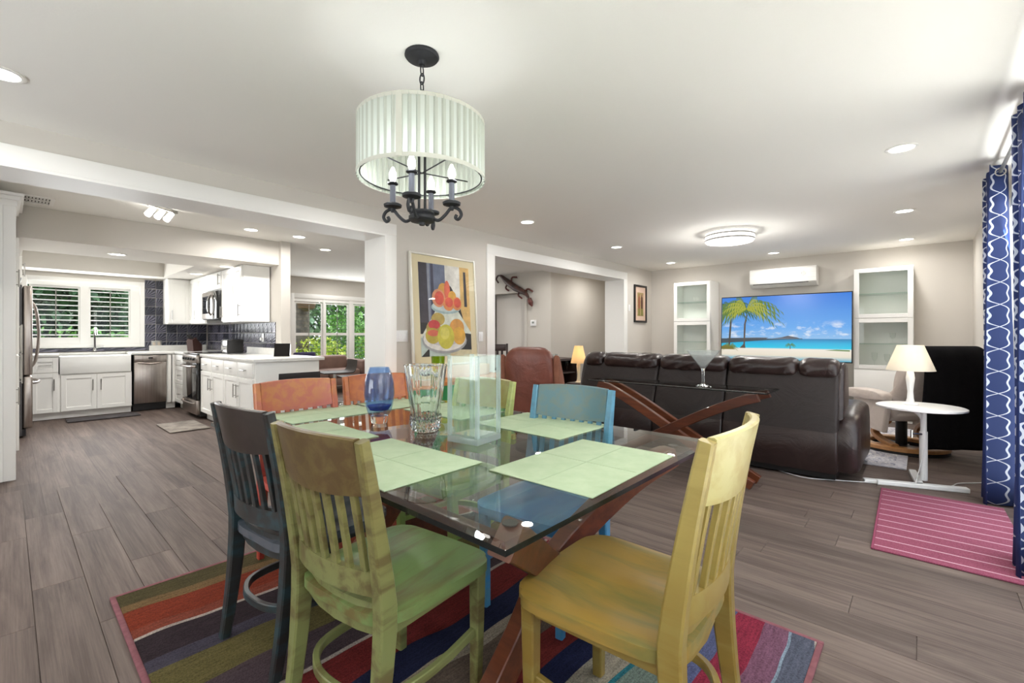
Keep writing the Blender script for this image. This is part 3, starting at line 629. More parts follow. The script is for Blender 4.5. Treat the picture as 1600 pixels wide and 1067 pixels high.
def chair(label, loc, rz, seatm, frame, crest, slatm, group='painted dining chairs'):
    t = thing('dining_chair', label, 'chair', loc, rz, group)
    W, SZ, H = .215, .455, .921
    # seat: saddle scooped, rounded corners
    def sf(u, v):
        x = (u-.5)*2; y = (v-.5)*2
        hx = .232 + .012*y; hy = .228
        # superellipse mapping of the square
        k = 1-.10*(abs(x)**6)*(abs(y)**6)*1.6
        px, py = x*hx*k, y*hy*k
        dip = .016*math.exp(-((abs(x)-.45)/.33)**2)*math.exp(-((y+.15)/.62)**2) + .006*(1-x*x)*max(0, -y)
        edge = .006*(max(abs(x), abs(y))**10)
        return (px, py, SZ-dip-edge)
    part('seat', MB().shell(sf, 18, 18, .03), seatm, t, smooth=50)
    part('apron', MB().box(-.19, .165, .385, .19, .185, SZ-.028).box(-.20, -.19, .385, -.18, .17, SZ-.028).box(.18, -.19, .385, .20, .17, SZ-.028)
         .beam([(-.18,-.185,.42), (-.09,-.205,.42), (0,-.212,.42), (.09,-.205,.42), (.18,-.185,.42)], .085, .02, (0,0,1)), frame, t)
    yb = lambda z: -.205 - .05*max(0, (.45-z)/.45)**1.6 - .085*max(0, (z-.46)/.5)**1.25
    for s in (-1, 1):
        part('front_leg', MB().beam([(s*.185, .175, 0), (s*.188, .177, .2), (s*.19, .178, SZ-.03)], [.032,.036,.042], [.032,.036,.042], (1,0,0), .004), frame, t)
        zs = [0, .1, .2, .3, .4, .47, .55, .65, .75, .85, H]
        part('back_post', MB().beam([(s*(.195+.012*(z/H)), yb(z), z) for z in zs], [.03,.033,.036,.04,.042,.042,.04,.036,.034,.032,.030], [.036,.04,.045,.05,.054,.054,.05,.045,.04,.036,.032], (1,0,0), .005), frame, t)
    bow = lambda x: -.034*(1-(x/.19)**2)
    N = 10; xs = [-.188+.376*i/N for i in range(N+1)]
    # crest rail, curved, slightly arched
    rings = []
    for x in xs:
        zt = H+.004+.006*(1-(x/.19)**2); zb = .776+.012*(1-(x/.19)**2)*-1
        y1, y2 = yb(zb)+bow(x), yb(zt)+bow(x)
        rings.append([(x, y1-.011, zb), (x, y1+.011, zb), (x, y2+.011, zt-.004), (x, y2+.006, zt), (x, y2-.006, zt), (x, y2-.011, zt-.004)])
    part('crest_rail', MB().loft(rings), crest, t)
    rings = []
    for x in xs:
        y1 = yb(.53)+bow(x)
        rings.append([(x, y1-.012, .50), (x, y1+.012, .50), (x, y1+.006, .565), (x, y1-.014, .565)])
    part('lower_rail', MB().loft(rings), frame, t)
    for i in range(7):
        x = -.15+.30*i/6
        part('slat', MB().beam([(x, yb(z)+bow(x), z) for z in (.56, .63, .70, .786)], .023, .014, (1,0,0), .002), slatm, t)
    hoop = [(-.185,.165,.21)] + spline([(-.19,.05,.2), (-.19,-.08,.2), (-.165,-.17,.2), (-.09,-.222,.2), (0,-.235,.2), (.09,-.222,.2), (.165,-.17,.2), (.19,-.08,.2), (.19,.05,.2)], 4) + [(.185,.165,.21)]
    part('hoop_stretcher', MB().beam(hoop, .028, .020, (0,0,1), .003), frame, t)
    return t
CZR = .0145
green_f = paint('olive_green_paint', (118,110,64), (118,122,74), (88,74,42)); green_s = paint('green_seat_paint', (112,128,74), (110,130,76), (104,84,44), ns=1.5)
green_c = paint('olive_crest_shaded', (84,64,34), (88,70,38), (100,84,46))  # crest darkened: shade on the chair back put into the paint colour
chair('olive green slat back chair nearest the camera at table side', (.845, 1.262, CZR), -84, green_s, green_f, green_c, green_f)
yel_f = paint('mustard_paint', (154,136,74), (128,104,46), (138,120,62)); yel_s = paint('mustard_seat', (142,116,52), (146,116,52), (108,104,56), ns=1.5)
yel_c = paint('pale_yellow_crest', (176,166,108), (166,152,92), (164,146,86))
chair('mustard yellow slat back chair at the near end of table', (1.20, .645, CZR), 3, yel_s, yel_f, yel_c, yel_f).scale = (1.05, 1.05, 1.04)
blk_f = paint('black_teal_paint', (34,30,28), (38,38,38), (40,64,70), r=.4); blk_s = paint('slate_seat', (84,88,96), (84,88,96), (58,70,80), r=.22)
blk_c = paint('black_crest', (40,30,25), (40,32,28), (48,38,32))
chair('black slat back chair with worn teal edges at table side', (.845, 1.86, CZR), -84, blk_s, blk_f, blk_c, blk_f)
or_f = paint('orange_red_paint', (176,104,44), (158,58,50), (166,80,54), .70, .84); or_s = paint('red_seat_paint', (176,66,58), (176,66,58), (196,96,80))
chair('orange and red slat back chair at the kitchen end of table', (1.085, 2.34, CZR), 178, or_s, or_f, or_f, or_f)
og_f = paint('orange_brown_paint', (180,98,38), (168,86,36), (160,80,38))
chair('plain orange slat back chair standing behind the blue vase', (1.565, 2.335, CZR), 173, or_s, og_f, og_f, og_f)
bl_f = paint('sky_blue_paint', (84,140,166), (56,124,170), (76,124,146)); bl_c = paint('greyed_blue_crest', (92,122,130), (80,122,140), (108,122,118)); bl_s = paint('blue_seat', (60,120,170), (60,120,170), (80,140,180))
chair('sky blue slat back chair on the sofa side of table', (1.60, 1.255, CZR), 97, bl_s, bl_f, bl_c, bl_f)
yg_f = paint('lime_paint', (166,174,100), (130,154,78), (140,148,84)); yg_c = paint('olive_lime_crest', (138,128,66), (130,134,70), (146,146,80)); yg_s = paint('lime_seat', (120,150,80), (120,150,80), (90,120,70))
chair('yellow green slat back chair beside the sky blue chair', (1.585, 1.87, CZR), 95, yg_s, yg_f, yg_c, paint('green_slats', (96,140,80), (84,134,74), (110,150,90)))

# placemats: pale green folded cloth with crossing seams
MATM = pm('placemat_cloth', (176,192,160), .85, c2=(166,184,150), ns=14, bump=.15, bs=300)
def placemat(label, x0, y0, x1, y1):
    t = thing('placemat', label, 'placemat', ((x0+x1)/2, (y0+y1)/2, TZ+.0005), random.uniform(-1.2,1.2), 'pale green placemats on the table')
    hx, hy = (x1-x0)/2, (y1-y0)/2
    part('cloth', MB().box(-hx, -hy, 0, hx, hy, .004, .0015), MATM, t)
    part('seam', MB().box(-hx+.01, -.002, .004, hx-.01, .002, .0046).box(-.002, -hy+.01, .004, .002, hy-.01, .0046), pm('placemat_seam', (160,178,146), .9), t)
placemat('pale green placemat before the mustard yellow chair', 1.03, .65, 1.585, 1.03)
placemat('pale green placemat before the olive green chair', .69, 1.10, 1.07, 1.63)
placemat('pale green placemat before the sky blue chair', 1.52, 1.10, 1.92, 1.62)
placemat('pale green placemat before the black chair', .69, 1.71, 1.06, 2.20)
placemat('pale green placemat before the yellow green chair', 1.53, 1.73, 1.92, 2.22)
placemat('pale green placemat before the orange and red chair', .92, 2.25, 1.42, 2.61)
placemat('pale green placemat before the plain orange chair', 1.45, 2.27, 1.88, 2.61)

# vases and coaster
BLUEG = milky_glass('blue_glass', (.70,.82,.96,1), (104,142,200), .10, 1.7); CLRG = clear_glass('clear_glass', (.95,.98,.97,1), .0, 1.45); GRNG = milky_glass('green_tint_glass', (.95,.985,.965,1), (226,240,230), .05, 1.6); FROST = milky_glass('glass_corner', (.93,.97,.96,1), (216,226,228), .34, 1.5)
DBLUE = milky_glass('deep_blue_glass', (.22,.30,.70,1), (50,70,150), .25)
t = thing('glass_vase', 'rounded blue glass vase with clear foot on dining table', 'vase', (1.225, 1.98, TZ+.0005))
part('body', MB().lathe([(.044,.036), (.056,.055), (.066,.09), (.073,.14), (.071,.19), (.062,.235), (.048,.268), (.046,.272), (.043,.268), (.057,.233), (.066,.19), (.068,.14), (.060,.09), (.045,.065), (.0,.062)], seg=40, cap=False), BLUEG, t)
part('base_colour', MB().lathe([(.0,.0605), (.044,.0635), (.056,.082), (.057,.086), (.044,.071), (.0,.066)], seg=32, cap=False), DBLUE, t, label='deep blue glass base')
part('foot', MB().lathe([(.036,0), (.038,.004), (.043,.034), (.0,.034)], seg=32), CLRG, t)
t = thing('glass_vase', 'flared cut crystal vase in the middle of the table', 'vase', (1.27, 1.67, TZ+.0005))
flute = lambda r, z, d: [(r, z)]
nf = 14; mod = lambda u: 1+.035*math.cos(2*PI*u*nf)
part('body', MB().lathe([(.054,0), (.060,.006), (.062,.03), (.064,.08), (.076,.16), (.093,.29), (.096,.297), (.089,.296), (.070,.17), (.056,.085), (.052,.04), (.0,.035)], seg=nf*6, mod=mod, cap=False), CLRG, t)
mb = MB()
for k in range(nf*2):
    for j in range(4):
        a = 2*PI*(k+.5*(j % 2))/(nf*2); r = .0645+.0012*j; z = .016+j*.017
        c = Vector((r*math.cos(a), r*math.sin(a), z)); tn = Vector((-math.sin(a), math.cos(a), 0)); n = Vector((math.cos(a), math.sin(a), 0)); u = Vector((0,0,1))
        q = [mb.v(*(c+tn*.007)), mb.v(*(c+u*.009)), mb.v(*(c-tn*.007)), mb.v(*(c-u*.009))]; ap = mb.v(*(c+n*.004))
        for i in range(4): mb.face((q[i], q[(i+1) % 4], ap))
        mb.face(q[::-1])
part('cut_facets', mb, CLRG, t, smooth=0, kind='stuff')
t = thing('glass_vase', 'tall square clear glass vase at the front of the three', 'vase', (1.285, 1.365, TZ+.0005), 8)
s_, i_ = .078, .062
part('body', MB().loft([[(x*s, y*s, z) for x, y in ((-1,-1), (1,-1), (1,1), (-1,1))] for s, z in ((s_,.0262), (s_,.346), (s_*.97,.349), (i_,.349), (i_*.99,.335), (i_*.97,.03))], True, True), GRNG, t, smooth=20)
for cx_, cy_ in ((-1,-1), (1,-1), (1,1), (-1,1)): part('corner_edge', MB().box(cx_*.0705-.0078, cy_*.0705-.0078, .026, cx_*.0705+.0078, cy_*.0705+.0078, .3485, .002, 1), FROST, t)
part('base_slab', MB().box(-.0785, -.0785, 0, .0785, .0785, .0255, .003), FROST, t)
one('coaster', MB().lathe([(.035,0), (.05,.002), (.052,.008), (.05,.014), (.04,.012), (0,.01)], seg=32), GRNG, 'small round clear glass dish beside the square vase', 'dish', (1.255, 1.505, TZ+.0005))

# chandelier over the table
t = thing('chandelier', 'pleated drum shade chandelier with four black candle arms', 'chandelier', (1.235, 1.65, ZC))
def shade_mat():
    m = NT('pleated_fabric'); v = m.b; m.n.remove(m.b)
    df = m.add('ShaderNodeBsdfDiffuse'); tl = m.add('ShaderNodeBsdfTranslucent'); df.inputs[0].default_value = lin((176,180,168)); tl.inputs[0].default_value = lin((220,228,222))
    mx = m.add('ShaderNodeMixShader'); 
    tc = m.add('ShaderNodeTexCoord'); sx_ = m.add('ShaderNodeSeparateXYZ'); m.link(tc.outputs['Object'], sx_.inputs[0])
    an = m.math('MULTIPLY', m.math('ARCTAN2', sx_.outputs[1], sx_.outputs[0]), 52/(2*PI)); fr = m.math('FRACT', m.math('ADD', an, 100.))
    m.link(m.math('MULTIPLY_ADD', m.math('GREATER_THAN', fr, .5), .40, .08), mx.inputs[0])      # doubled cloth in every fold lets less light through
    m.link(df.outputs[0], mx.inputs[1]); m.link(tl.outputs[0], mx.inputs[2]); m.link(mx.outputs[0], m.out.inputs[0]); return m.m
PLE = shade_mat()
part('canopy', MB().lathe([(.074,0), (.076,-.008), (.070,-.016), (.060,-.018), (.05,-.026), (.02,-.03), (.014,-.045), (0,-.047)], seg=32), IRON, t)
z = -.05; mbc = MB()
for i in range(7):
    M = Matrix.Translation((0,0,z-.02)) @ Matrix.Rotation(R(90*(i % 2)+20), 4, 'Z'); mbc.xf(M)
    mbc.tube([(.011*math.cos(a), 0, .024*math.sin(a)) for a in [2*PI*k/14 for k in range(14)]], .0032, 6, closed=True); z -= .037
part('chain', mbc, IRON, t)
zt, zb, rs = 2.135-ZC, 1.885-ZC, .272
npl = 52
def pleat(u):
    f = (u*npl) % 1.0
    return 1 + .03*(1-f) if f > .12 else 1 + .03*f/.12
mb = MB(); seg = npl*6; sh = lambda ph, rr: [(rr*pleat(k/seg+ph)*math.cos(2*PI*k/seg), rr*pleat(k/seg+ph)*math.sin(2*PI*k/seg)) for k in range(seg)]
a_ = sh(0, rs)
mb.loft([[(p[0], p[1], zb) for p in a_], [(p[0], p[1], zt) for p in a_]], True, False)
shp = part('shade', mb, PLE, t)
TAPE = pm('shade_tape', (196,196,184), .8)
part('rim_tape', MB().lathe([(rs+.006,zb-.003), (rs+.008,zb), (rs+.008,zb+.014), (rs+.004,zb+.016)], seg=64, cap=False).lathe([(rs+.006,zt-.014), (rs+.007,zt), (rs+.004,zt+.003)], seg=64, cap=False), TAPE, shp)
part('side_seam', MB().xf(Matrix.Rotation(R(-55), 4, 'Z')).box(-.012, -rs-.010, zb, .012, -rs-.004, zt), TAPE, shp)
part('spider', MB().tube([(-rs,0,zb+.06), (0,0,zb+.03), (rs,0,zb+.06)], .003, 6).tube([(0,-rs,zb+.06), (0,0,zb+.03), (0,rs,zb+.06)], .003, 6).tube([(rs*.97*math.cos(2*PI*k/40), rs*.97*math.sin(2*PI*k/40), zb+.01) for k in range(40)], .003, 6, closed=True), IRON, t)
hz = 1.695-ZC
part('hub', MB().lathe([(0,-.012), (.012,-.012), (.014,0), (.05,.004), (.058,.012), (.058,.026), (.05,.032), (.056,.04), (.05,.05), (.02,.055)], (0,0,hz), 28), IRON, t)
for s in (-1, 1): part('rod', MB().cyl((s*.016, 0, hz+.05), (s*.016, 0, zt-.01), .006, 10), IRON, t)
part('top_loop', MB().box(-.02, -.006, zt-.014, .02, .006, zt-.004).tube([(.012*math.cos(a), 0, zt+.012+.014*math.sin(a)) for a in [2*PI*k/12 for k in range(12)]], .003, 6, closed=True), IRON, t)
WARM = pm('lit_bulb', (255,250,240), .4, emit=3); TUBE = pm('candle_sleeve', (92,94,104), .5)
for k in range(4):
    a = R(35+90*k); ca, sa = math.cos(a), math.sin(a); rc = .135
    P3 = lambda r, z: (r*ca, r*sa, hz+z)
    ar = part('arm', MB().tube([P3(r, z) for r, z in spline([(.045,.02), (.075,.008), (.105,.03), (.135,.062), (.165,.055), (.178,.03), (.165,.01), (.152,.018), (.158,.03)], 5)], .0075, 8), IRON, t)
    part('cup', MB().lathe([(.008,.05), (.012,.066), (.038,.074), (.04,.084), (.034,.088), (.012,.086)], P3(rc, 0), 20), IRON, ar)
    part('candle', MB().lathe([(.0125,.086), (.0125,.185)], P3(rc, 0), 14), TUBE, ar)
    part('bobeche', MB().lathe([(.012,.17), (.024,.176), (.022,.182), (.01,.182)], P3(rc, 0), 16), IRON, ar)
    part('bulb', MB().lathe([(.009,.185), (.017,.205), (.016,.225), (.006,.25), (0,.255)], P3(rc, 0), 14), WARM, ar)
    l = bpy.data.lights.new('bulb_light', 'POINT'); l.energy = BULB_W; l.shadow_soft_size = .03; l.color = (.93,.97,1)
    link('bulb_light', l, t, P3(rc+.035, .21))

# sideboard under the painting
OAKO = pm('orange_oak', (206,136,72), .5, c2=(186,112,56), ns=4, st=(1,8,8)); GRNP = pm('green_panel', (44,138,74), .5, c2=(36,120,64), ns=6)
t = thing('sideboard', 'orange wooden sideboard with green front panels under the painting', 'sideboard', (2.36, 3.42, 0))
part('body', MB().box(0, .012, .06, 1.56, .50, .71), OAKO, t)
part('top', MB().box(-.01, -.01, .711, 1.57, .505, .74, .004), OAKO, t)
for i in range(3):
    p = part('door', MB().box(.03+i*.505, -.004, .08, .52+i*.505, .012, .70, .003), GRNP, t)
    part('knob', MB().lathe([(.008,0), (.014,.012), (.0,.02)], seg=12).xf(Matrix.Identity(4)), OAKO, p).matrix_local = Matrix.Translation((.48+i*.505, -.005, .42)) @ Matrix.Rotation(R(90), 4, 'X')
for xx in (.04, 1.5): part('foot', MB().box(xx, .03, 0, xx+.05, .47, .06), OAKO, t)
one('riser_box', MB().box(0, 0, 0, 1.0, .19, .118, .004), pm('beige_lacquer', (222,200,176), .6), 'long beige box on the sideboard holding up the painting', 'box', (2.75, 3.725, .741))
t = thing('glass_vase', 'short green glass vase on the sideboard before the painting', 'vase', (2.86, 3.56, .741))
part('body', MB().lathe([(.05,0), (.055,.005), (.068,.24), (.062,.24), (.05,.02), (0,.015)], seg=28, cap=False), clear_glass('lime_glass', (.45,.62,.10,1), .02, 1.4), t)
# framed still life leaning on the wall
t = thing('framed_painting', 'large framed still life of fruit on two white dishes', 'painting', (3.235, 3.855, .862)); t.rotation_euler = (R(-3.6), 0, 0)
FW, FH = .46, 1.2
part('frame', MB().box(-FW, -.015, 0, -FW+.02, .02, FH, .003).box(FW-.02, -.015, 0, FW, .02, FH, .003).box(-FW+.02, -.015, 0, FW-.02, .02, .02, .003).box(-FW+.02, -.015, FH-.02, FW-.02, .02, FH, .003), pm('silver_frame', (222,220,210), .35, .3), t)
part('mat_board', MB().box(-FW+.02, -.002, .02, FW-.02, .012, FH-.02), pm('mat_board', (218,206,170), .8), t)
AX0, AX1, AZ0, AZ1 = -.355, .355, .10, 1.10
art = part('picture', MB().box(AX0, -.004, AZ0, AX1, -.0022, AZ1), pm('art_cream', (222,214,190), .7), t)
lay = [0]
def ap(poly, c, c2=None):
    lay[0] += 1; y = -.004-lay[0]*.00022
    pts = [(AX0+(AX1-AX0)*min(max(u,0),1), AZ0+(AZ1-AZ0)*min(max(v,0),1)) for u, v in poly]
    nm = 'art_%d_%d_%d' % c
    part('painted_shape', MB().prism(pts, y, y-.0002, 'y'), pm(nm, c, .7, c2=c2 or tuple(max(0, int(q*.86)) for q in c), ns=9), art, smooth=0)
def el(cx, cy, rx, ry, n=22): return [(cx+rx*math.cos(2*PI*k/n), cy+ry*math.sin(2*PI*k/n)) for k in range(n)]
ap([(0,.36), (.5,.36), (.5,1), (0,1)], (112,122,146)); ap([(0,.36), (.16,.36), (.15,1), (0,1)], (66,62,72)); ap([(.16,.36), (.2,.36), (.2,1), (.16,1)], (150,154,166)); ap([(.22,.36), (.28,.36), (.27,1), (.22,1)], (70,72,92))
ap([(0,.24), (.14,.24), (.14,.36), (0,.36)], (40,38,40)); ap([(.5,.4), (.8,.4), (.8,1), (.5,1)], (232,230,222)); ap([(.8,.22), (1,.22), (1,1), (.8,1)], (226,186,116)); ap([(.88,.55), (.94,.55), (.93,.95), (.88,.95)], (56,56,64))
ap([(.52,.82), (.62,.76), (.76,.6), (.84,.42), (.82,.28), (.6,.4), (.55,.6)], (42,40,42))
ap([(.32,.52), (.74,.5), (1.0,.26), (1,.1), (0,.12), (0,.2)], (224,228,214)); ap([(0,0), (1,0), (1,.12), (0,.2)], (190,206,198)); ap([(.72,.02), (1,.0), (1,.24), (.86,.25)], (38,38,42)); ap([(.0,0), (.15,0), (.15,.09)], (34,34,36)); ap([(.55,.0), (1,0), (1,.06), (.55,.07)], (214,206,170))
ap(el(.50,.53,.29,.07), (168,192,194)); ap(el(.50,.545,.27,.06), (206,220,218))
ap(el(.45,.84-.14,.1,.1), (226,168,74)); ap(el(.53,.72,.06,.11), (226,110,84)); ap(el(.36,.63,.13,.1), (230,160,120)); ap(el(.37,.63,.09,.075), (222,92,76)); ap(el(.63,.66,.08,.06), (228,172,76)); ap(el(.72,.58,.1,.075), (232,150,92)); ap(el(.73,.59,.07,.055), (224,92,72)); ap(el(.55,.57,.11,.075), (230,150,92)); ap(el(.56,.59,.08,.055), (226,98,80))
ap(el(.46,.17,.44,.145), (168,170,172)); ap(el(.46,.185,.42,.13), (232,230,224)); ap(el(.44,.2,.33,.09), (196,194,198))
ap(el(.33,.4,.13,.07), (196,170,92)); ap(el(.24,.3,.14,.08), (188,168,92)); ap(el(.25,.34,.11,.05), (214,74,74)); ap(el(.22,.22,.14,.085), (198,178,72)); ap(el(.23,.25,.11,.035), (222,110,84)); ap(el(.70,.31,.15,.1), (222,160,82)); ap(el(.74,.22,.13,.1), (232,178,72)); ap(el(.47,.21,.165,.135), (212,204,74)); ap(el(.45,.25,.09,.07), (226,218,108))
part('glazing', MB().box(-FW+.02, -.0155, .02, FW-.02, -.0145, FH-.02), thin_glass('picture_glass', (1,1,1,1), .9, 1.45), t)

# switches
def switch(label, loc, rz, n=1):
    t = thing('light_switch', label, 'switch', loc, rz)
    part('plate', MB().box(-.035*n, -.007, -.058, .035*n, 0, .058, .002), WHITEM, t)
    for k in range(n): part('rocker', MB().box(-.035*n+.07*k+.02, -.011, -.033, -.035*n+.07*k+.05, -.007, .033, .003), WHITEM, t)
switch('white double switch plate between column and painting', (2.71, WF-.001, 1.18), 0, 2)
switch('white switch plate on the wall right of the painting', (3.83, WF-.001, 1.17), 0, 1)
switch('small switch beside the framed narrow picture', (7.58, WF-.001, 1.68), 0, 1)

# ---------------------------------------------------------------- living side
def leather(name, c, c2, r=.33):
    t = NT(name); v = t.coord('Object', (1,1,1)); n = t.noise(v, 3.5, 5, .6, 1.2); n2 = t.noise(v, 140, 2)
    t.link(t.ramp(n, [(.35, c), (.7, c2)]), t.b.inputs['Base Color']); t.b.inputs['Roughness'].default_value = r
    t.bump(t.math('MULTIPLY_ADD', n2, .06, n), .55, .02); return t.m
LEA = leather('espresso_leather', (40,28,27), (52,38,36), .32); LEAB = leather('espresso_leather_flat', (30,21,20), (38,27,26), .62)
def puff(mb, prof, y0, y1, r, wr=0, n=10, ph=0):
    cx = sum(p[0] for p in prof)/len(prof); cz = sum(p[1] for p in prof)/len(prof)
    ys = []
    for k in range(5): ph_ = k/4*PI/2; ys.append((y0+r*(1-math.cos(PI/2-ph_)) if False else y0+r*(1-math.cos(ph_)), r*(1-math.sin(ph_))))
    for k in range(1, n): ys.append((y0+r+(y1-y0-2*r)*k/n, 0))
    for k in range(5): ph_ = (4-k)/4*PI/2; ys.append((y1-r*(1-math.cos(ph_)), r*(1-math.sin(ph_))))
    rings = []
    for y, ins in ys:
        ring = []
        for j, (px, pz) in enumerate(prof):
            d = Vector((px-cx, pz-cz)); L = d.length
            q = d*(max(.05, 1-ins/L))
            if wr: q *= 1+wr*math.sin(y*38+ph+j*1.3)*(.5+.5*math.sin(y*11+ph))
            ring.append((cx+q.x, y, cz+q.y))
        rings.append(ring)
    return mb.loft(rings)
def prof_s(pts, n=4):
    q = spline(pts+[pts[0]], n)[:-1]; return [(p[0], p[1]) for p in q]
t = thing('recliner_sofa', 'dark brown leather reclining sofa facing the television', 'sofa', (4.42, 1.85, 0), 0)
secs = [(.50, 1.38), (1.38, 2.06), (2.06, 2.98)]
for i, (ya, yb_) in enumerate(secs):
    a, b = ya-1.85+.004, yb_-1.85-.004
    p = part('back_panel', puff(MB(), [(.03,.40), (.08,.60), (.15,.80), (.19,.88), (.32,.90), (.36,.7), (.34,.40)], a, b, .03, 0, 6), LEAB, t)
    if i == 0: spl = [(a, a+.30), (a+.30, b)]
    elif i == 2: spl = [(a, b-.25), (b-.25, b)]
    else: spl = [(a, b)]
    for k, (c, d) in enumerate(spl):
        part('head_pillow', puff(MB(), prof_s([(.15,.855), (.145,.93), (.22,.985), (.36,.985), (.46,.93), (.47,.82), (.36,.78), (.22,.80)]), c, d, .07, .05, 30, i*2+k), LEA, p, smooth=60)
    part('seat_cushion', puff(MB(), prof_s([(.34,.30), (.34,.46), (.6,.50), (.98,.49), (1.02,.40), (1.0,.28), (.6,.26)]), a+(.22 if i == 0 else 0), b-(.22 if i == 2 else 0), .05, .006, 8), LEA, t, smooth=60)
    part('skirt', puff(MB(), [(.03,.07), (.0,.20), (.015,.36), (.04,.42), (.12,.42), (.14,.07)], a, b, .02, .02, 16, i), LEA, t, smooth=60)
for s in (0, 1):
    y0, y1 = ((.36, .62) if s == 0 else (2.84, 3.10))
    part('arm', puff(MB(), prof_s([(.10,.08), (.08,.30), (.16,.47), (.30,.56), (.62,.60), (.92,.58), (1.04,.48), (1.08,.30), (1.06,.08), (.5,.06)]), y0-1.85, y1-1.85, .09, .012, 8), LEA, t, smooth=60)
    part('side_wing', puff(MB(), prof_s([(.10,.5), (.16,.80), (.26,.95), (.42,.93), (.48,.75), (.46,.52)]), (.47 if s == 0 else 2.92)-1.85, (.56 if s == 0 else 3.01)-1.85, .03, .02, 6), LEA, t, smooth=60)
part('base_frame', MB().box(.06, -1.33, .02, .95, 1.10, .09), BLACK, t)

# glass console behind the sofa
t = thing('console_table', 'narrow glass console table with crossed wooden legs behind the sofa', 'table', (3.95, 1.625, 0))
trestle(t, 1.42, .75, .165, .09, .05, .075)
for xs in (-.165, -.09, .09, .165): part('pad', MB().cyl((xs, -.69 if abs(xs) > .1 else .69, .75), (xs, -.69 if abs(xs) > .1 else .69, .7525), .015, 12), BLACK, t)
glass_top(t, -.20, -.775, .20, .775, .7525, .7645)
t = thing('martini_glass', 'giant clear martini glass on the console table', 'glass', (3.90, 1.36, .765))
part('foot', MB().lathe([(.062,0), (.064,.004), (.02,.016), (.011,.03)], seg=32), CLRG, t)
part('stem', MB().lathe([(.011,.03), (.010,.08), (.012,.13), (.018,.15)], seg=20), CLRG, t)
part('bowl', MB().lathe([(.0,.150), (.018,.150), (.05,.195), (.132,.298), (.129,.3), (.047,.199), (.012,.165), (0,.164)], seg=40, cap=False), milky_glass('bowl_glass', (.95,.97,.97,1), (235,240,240), .14, 1.6), t)

# white side table with lamp
t = thing('side_table', 'white round top adjustable side table beside the curtains', 'table', (4.92, .01, 0))
part('tabletop', MB().lathe([(0,.600), (.265,.600), (.28,.606), (.28,.618), (.27,.623), (0,.623)], seg=56), WHITEM, t)
part('bracket', MB().tube(spline([(0,-.02,.36), (0,-.02,.5), (0,.03,.575), (0,.12,.592), (0,.2,.592)], 5), .014, 10), WHITEM, t)
part('post', MB().cyl((0,-.02,.03), (0,-.02,.42), .026, 16).cyl((0,-.02,.42), (0,-.02,.59), .02, 16), WHITEM, t)
kn = part('clamp_knob', MB().cyl((-.02,-.01,.4), (-.05,.05,.4), .009, 8).cyl((-.05,.05,.37), (-.05,.05,.43), .008, 8), CHROME, t)
part('foot_bar', MB().beam([(-.25,.26,.018), (-.05,-.27,.018)], .06, .034, (1,0,0), .005), WHITEM, t)
part('foot_bar', MB().beam([(-.15,0,.018), (.30,.05,.018)], .05, .034, (0,1,0), .005), WHITEM, t)
def table_lamp(name, label, loc, h, rb, rt, sh, shm, bm):
    t = thing(name, label, 'lamp', loc)
    part('base', MB().lathe([(.05,0), (.052,.01), (.03,.02), (.022,.05), (.018,.1*h/.45), (.026,.17*h/.45), (.03,.2*h/.45), (.022,.25*h/.45), (.015,h-sh), (.006,h-sh+.02), (.006,h-.02)], seg=24), bm, t)
    part('lamp_shade', MB().lathe([(rb,h-sh), (rt,h), (rt-.003,h), (rb-.003,h-sh)], seg=40, cap=False), shm, t)
    l = bpy.data.lights.new('lamp_light', 'POINT'); l.energy = 1.0; l.shadow_soft_size = .03; l.color = (1,.92,.8); link('lamp_light', l, t, (0,0,h-sh*.5))
    return t
def shade2(n, c, tr=.35):
    m = NT(n); m.n.remove(m.b); df = m.add('ShaderNodeBsdfDiffuse'); tl = m.add('ShaderNodeBsdfTranslucent'); df.inputs[0].default_value = lin(c); tl.inputs[0].default_value = lin(c)
    mx = m.add('ShaderNodeMixShader'); mx.inputs[0].default_value = tr; m.link(df.outputs[0], mx.inputs[1]); m.link(tl.outputs[0], mx.inputs[2]); m.link(mx.outputs[0], m.out.inputs[0]); return m.m
table_lamp('table_lamp', 'white turned table lamp on the white side table', (4.95, .07, .624), .485, .158, .085, .205, shade2('ivory_shade', (240,234,222)), WHITEM)
t = thing('power_cord', 'white lamp cord trailing over the floor from sofa to curtain', 'cord', (0,0,0))
part('cable', MB().tube(spline([(4.62,1.05,.006), (4.45,.75,.006), (4.55,.5,.006), (4.66,.3,.006)], 6), .0035, 6).tube(spline([(4.90,-.02,.3), (4.86,.02,.1), (4.84,.05,.01), (4.75,.14,.006), (4.72,.2,.006)], 6), .0035, 6).tube(spline([(4.78,.02,.006), (4.95,-.16,.006), (5.1,-.22,.006), (5.25,-.36,.006), (5.4,-.42,.006)], 6), .0035, 6), WHITEM, t)
part('power_strip', MB().xf(Matrix.Translation((4.70,.25,0)) @ Matrix.Rotation(R(20), 4, 'Z')).box(-.03, -.11, 0, .03, .11, .03, .008), WHITEM, t)

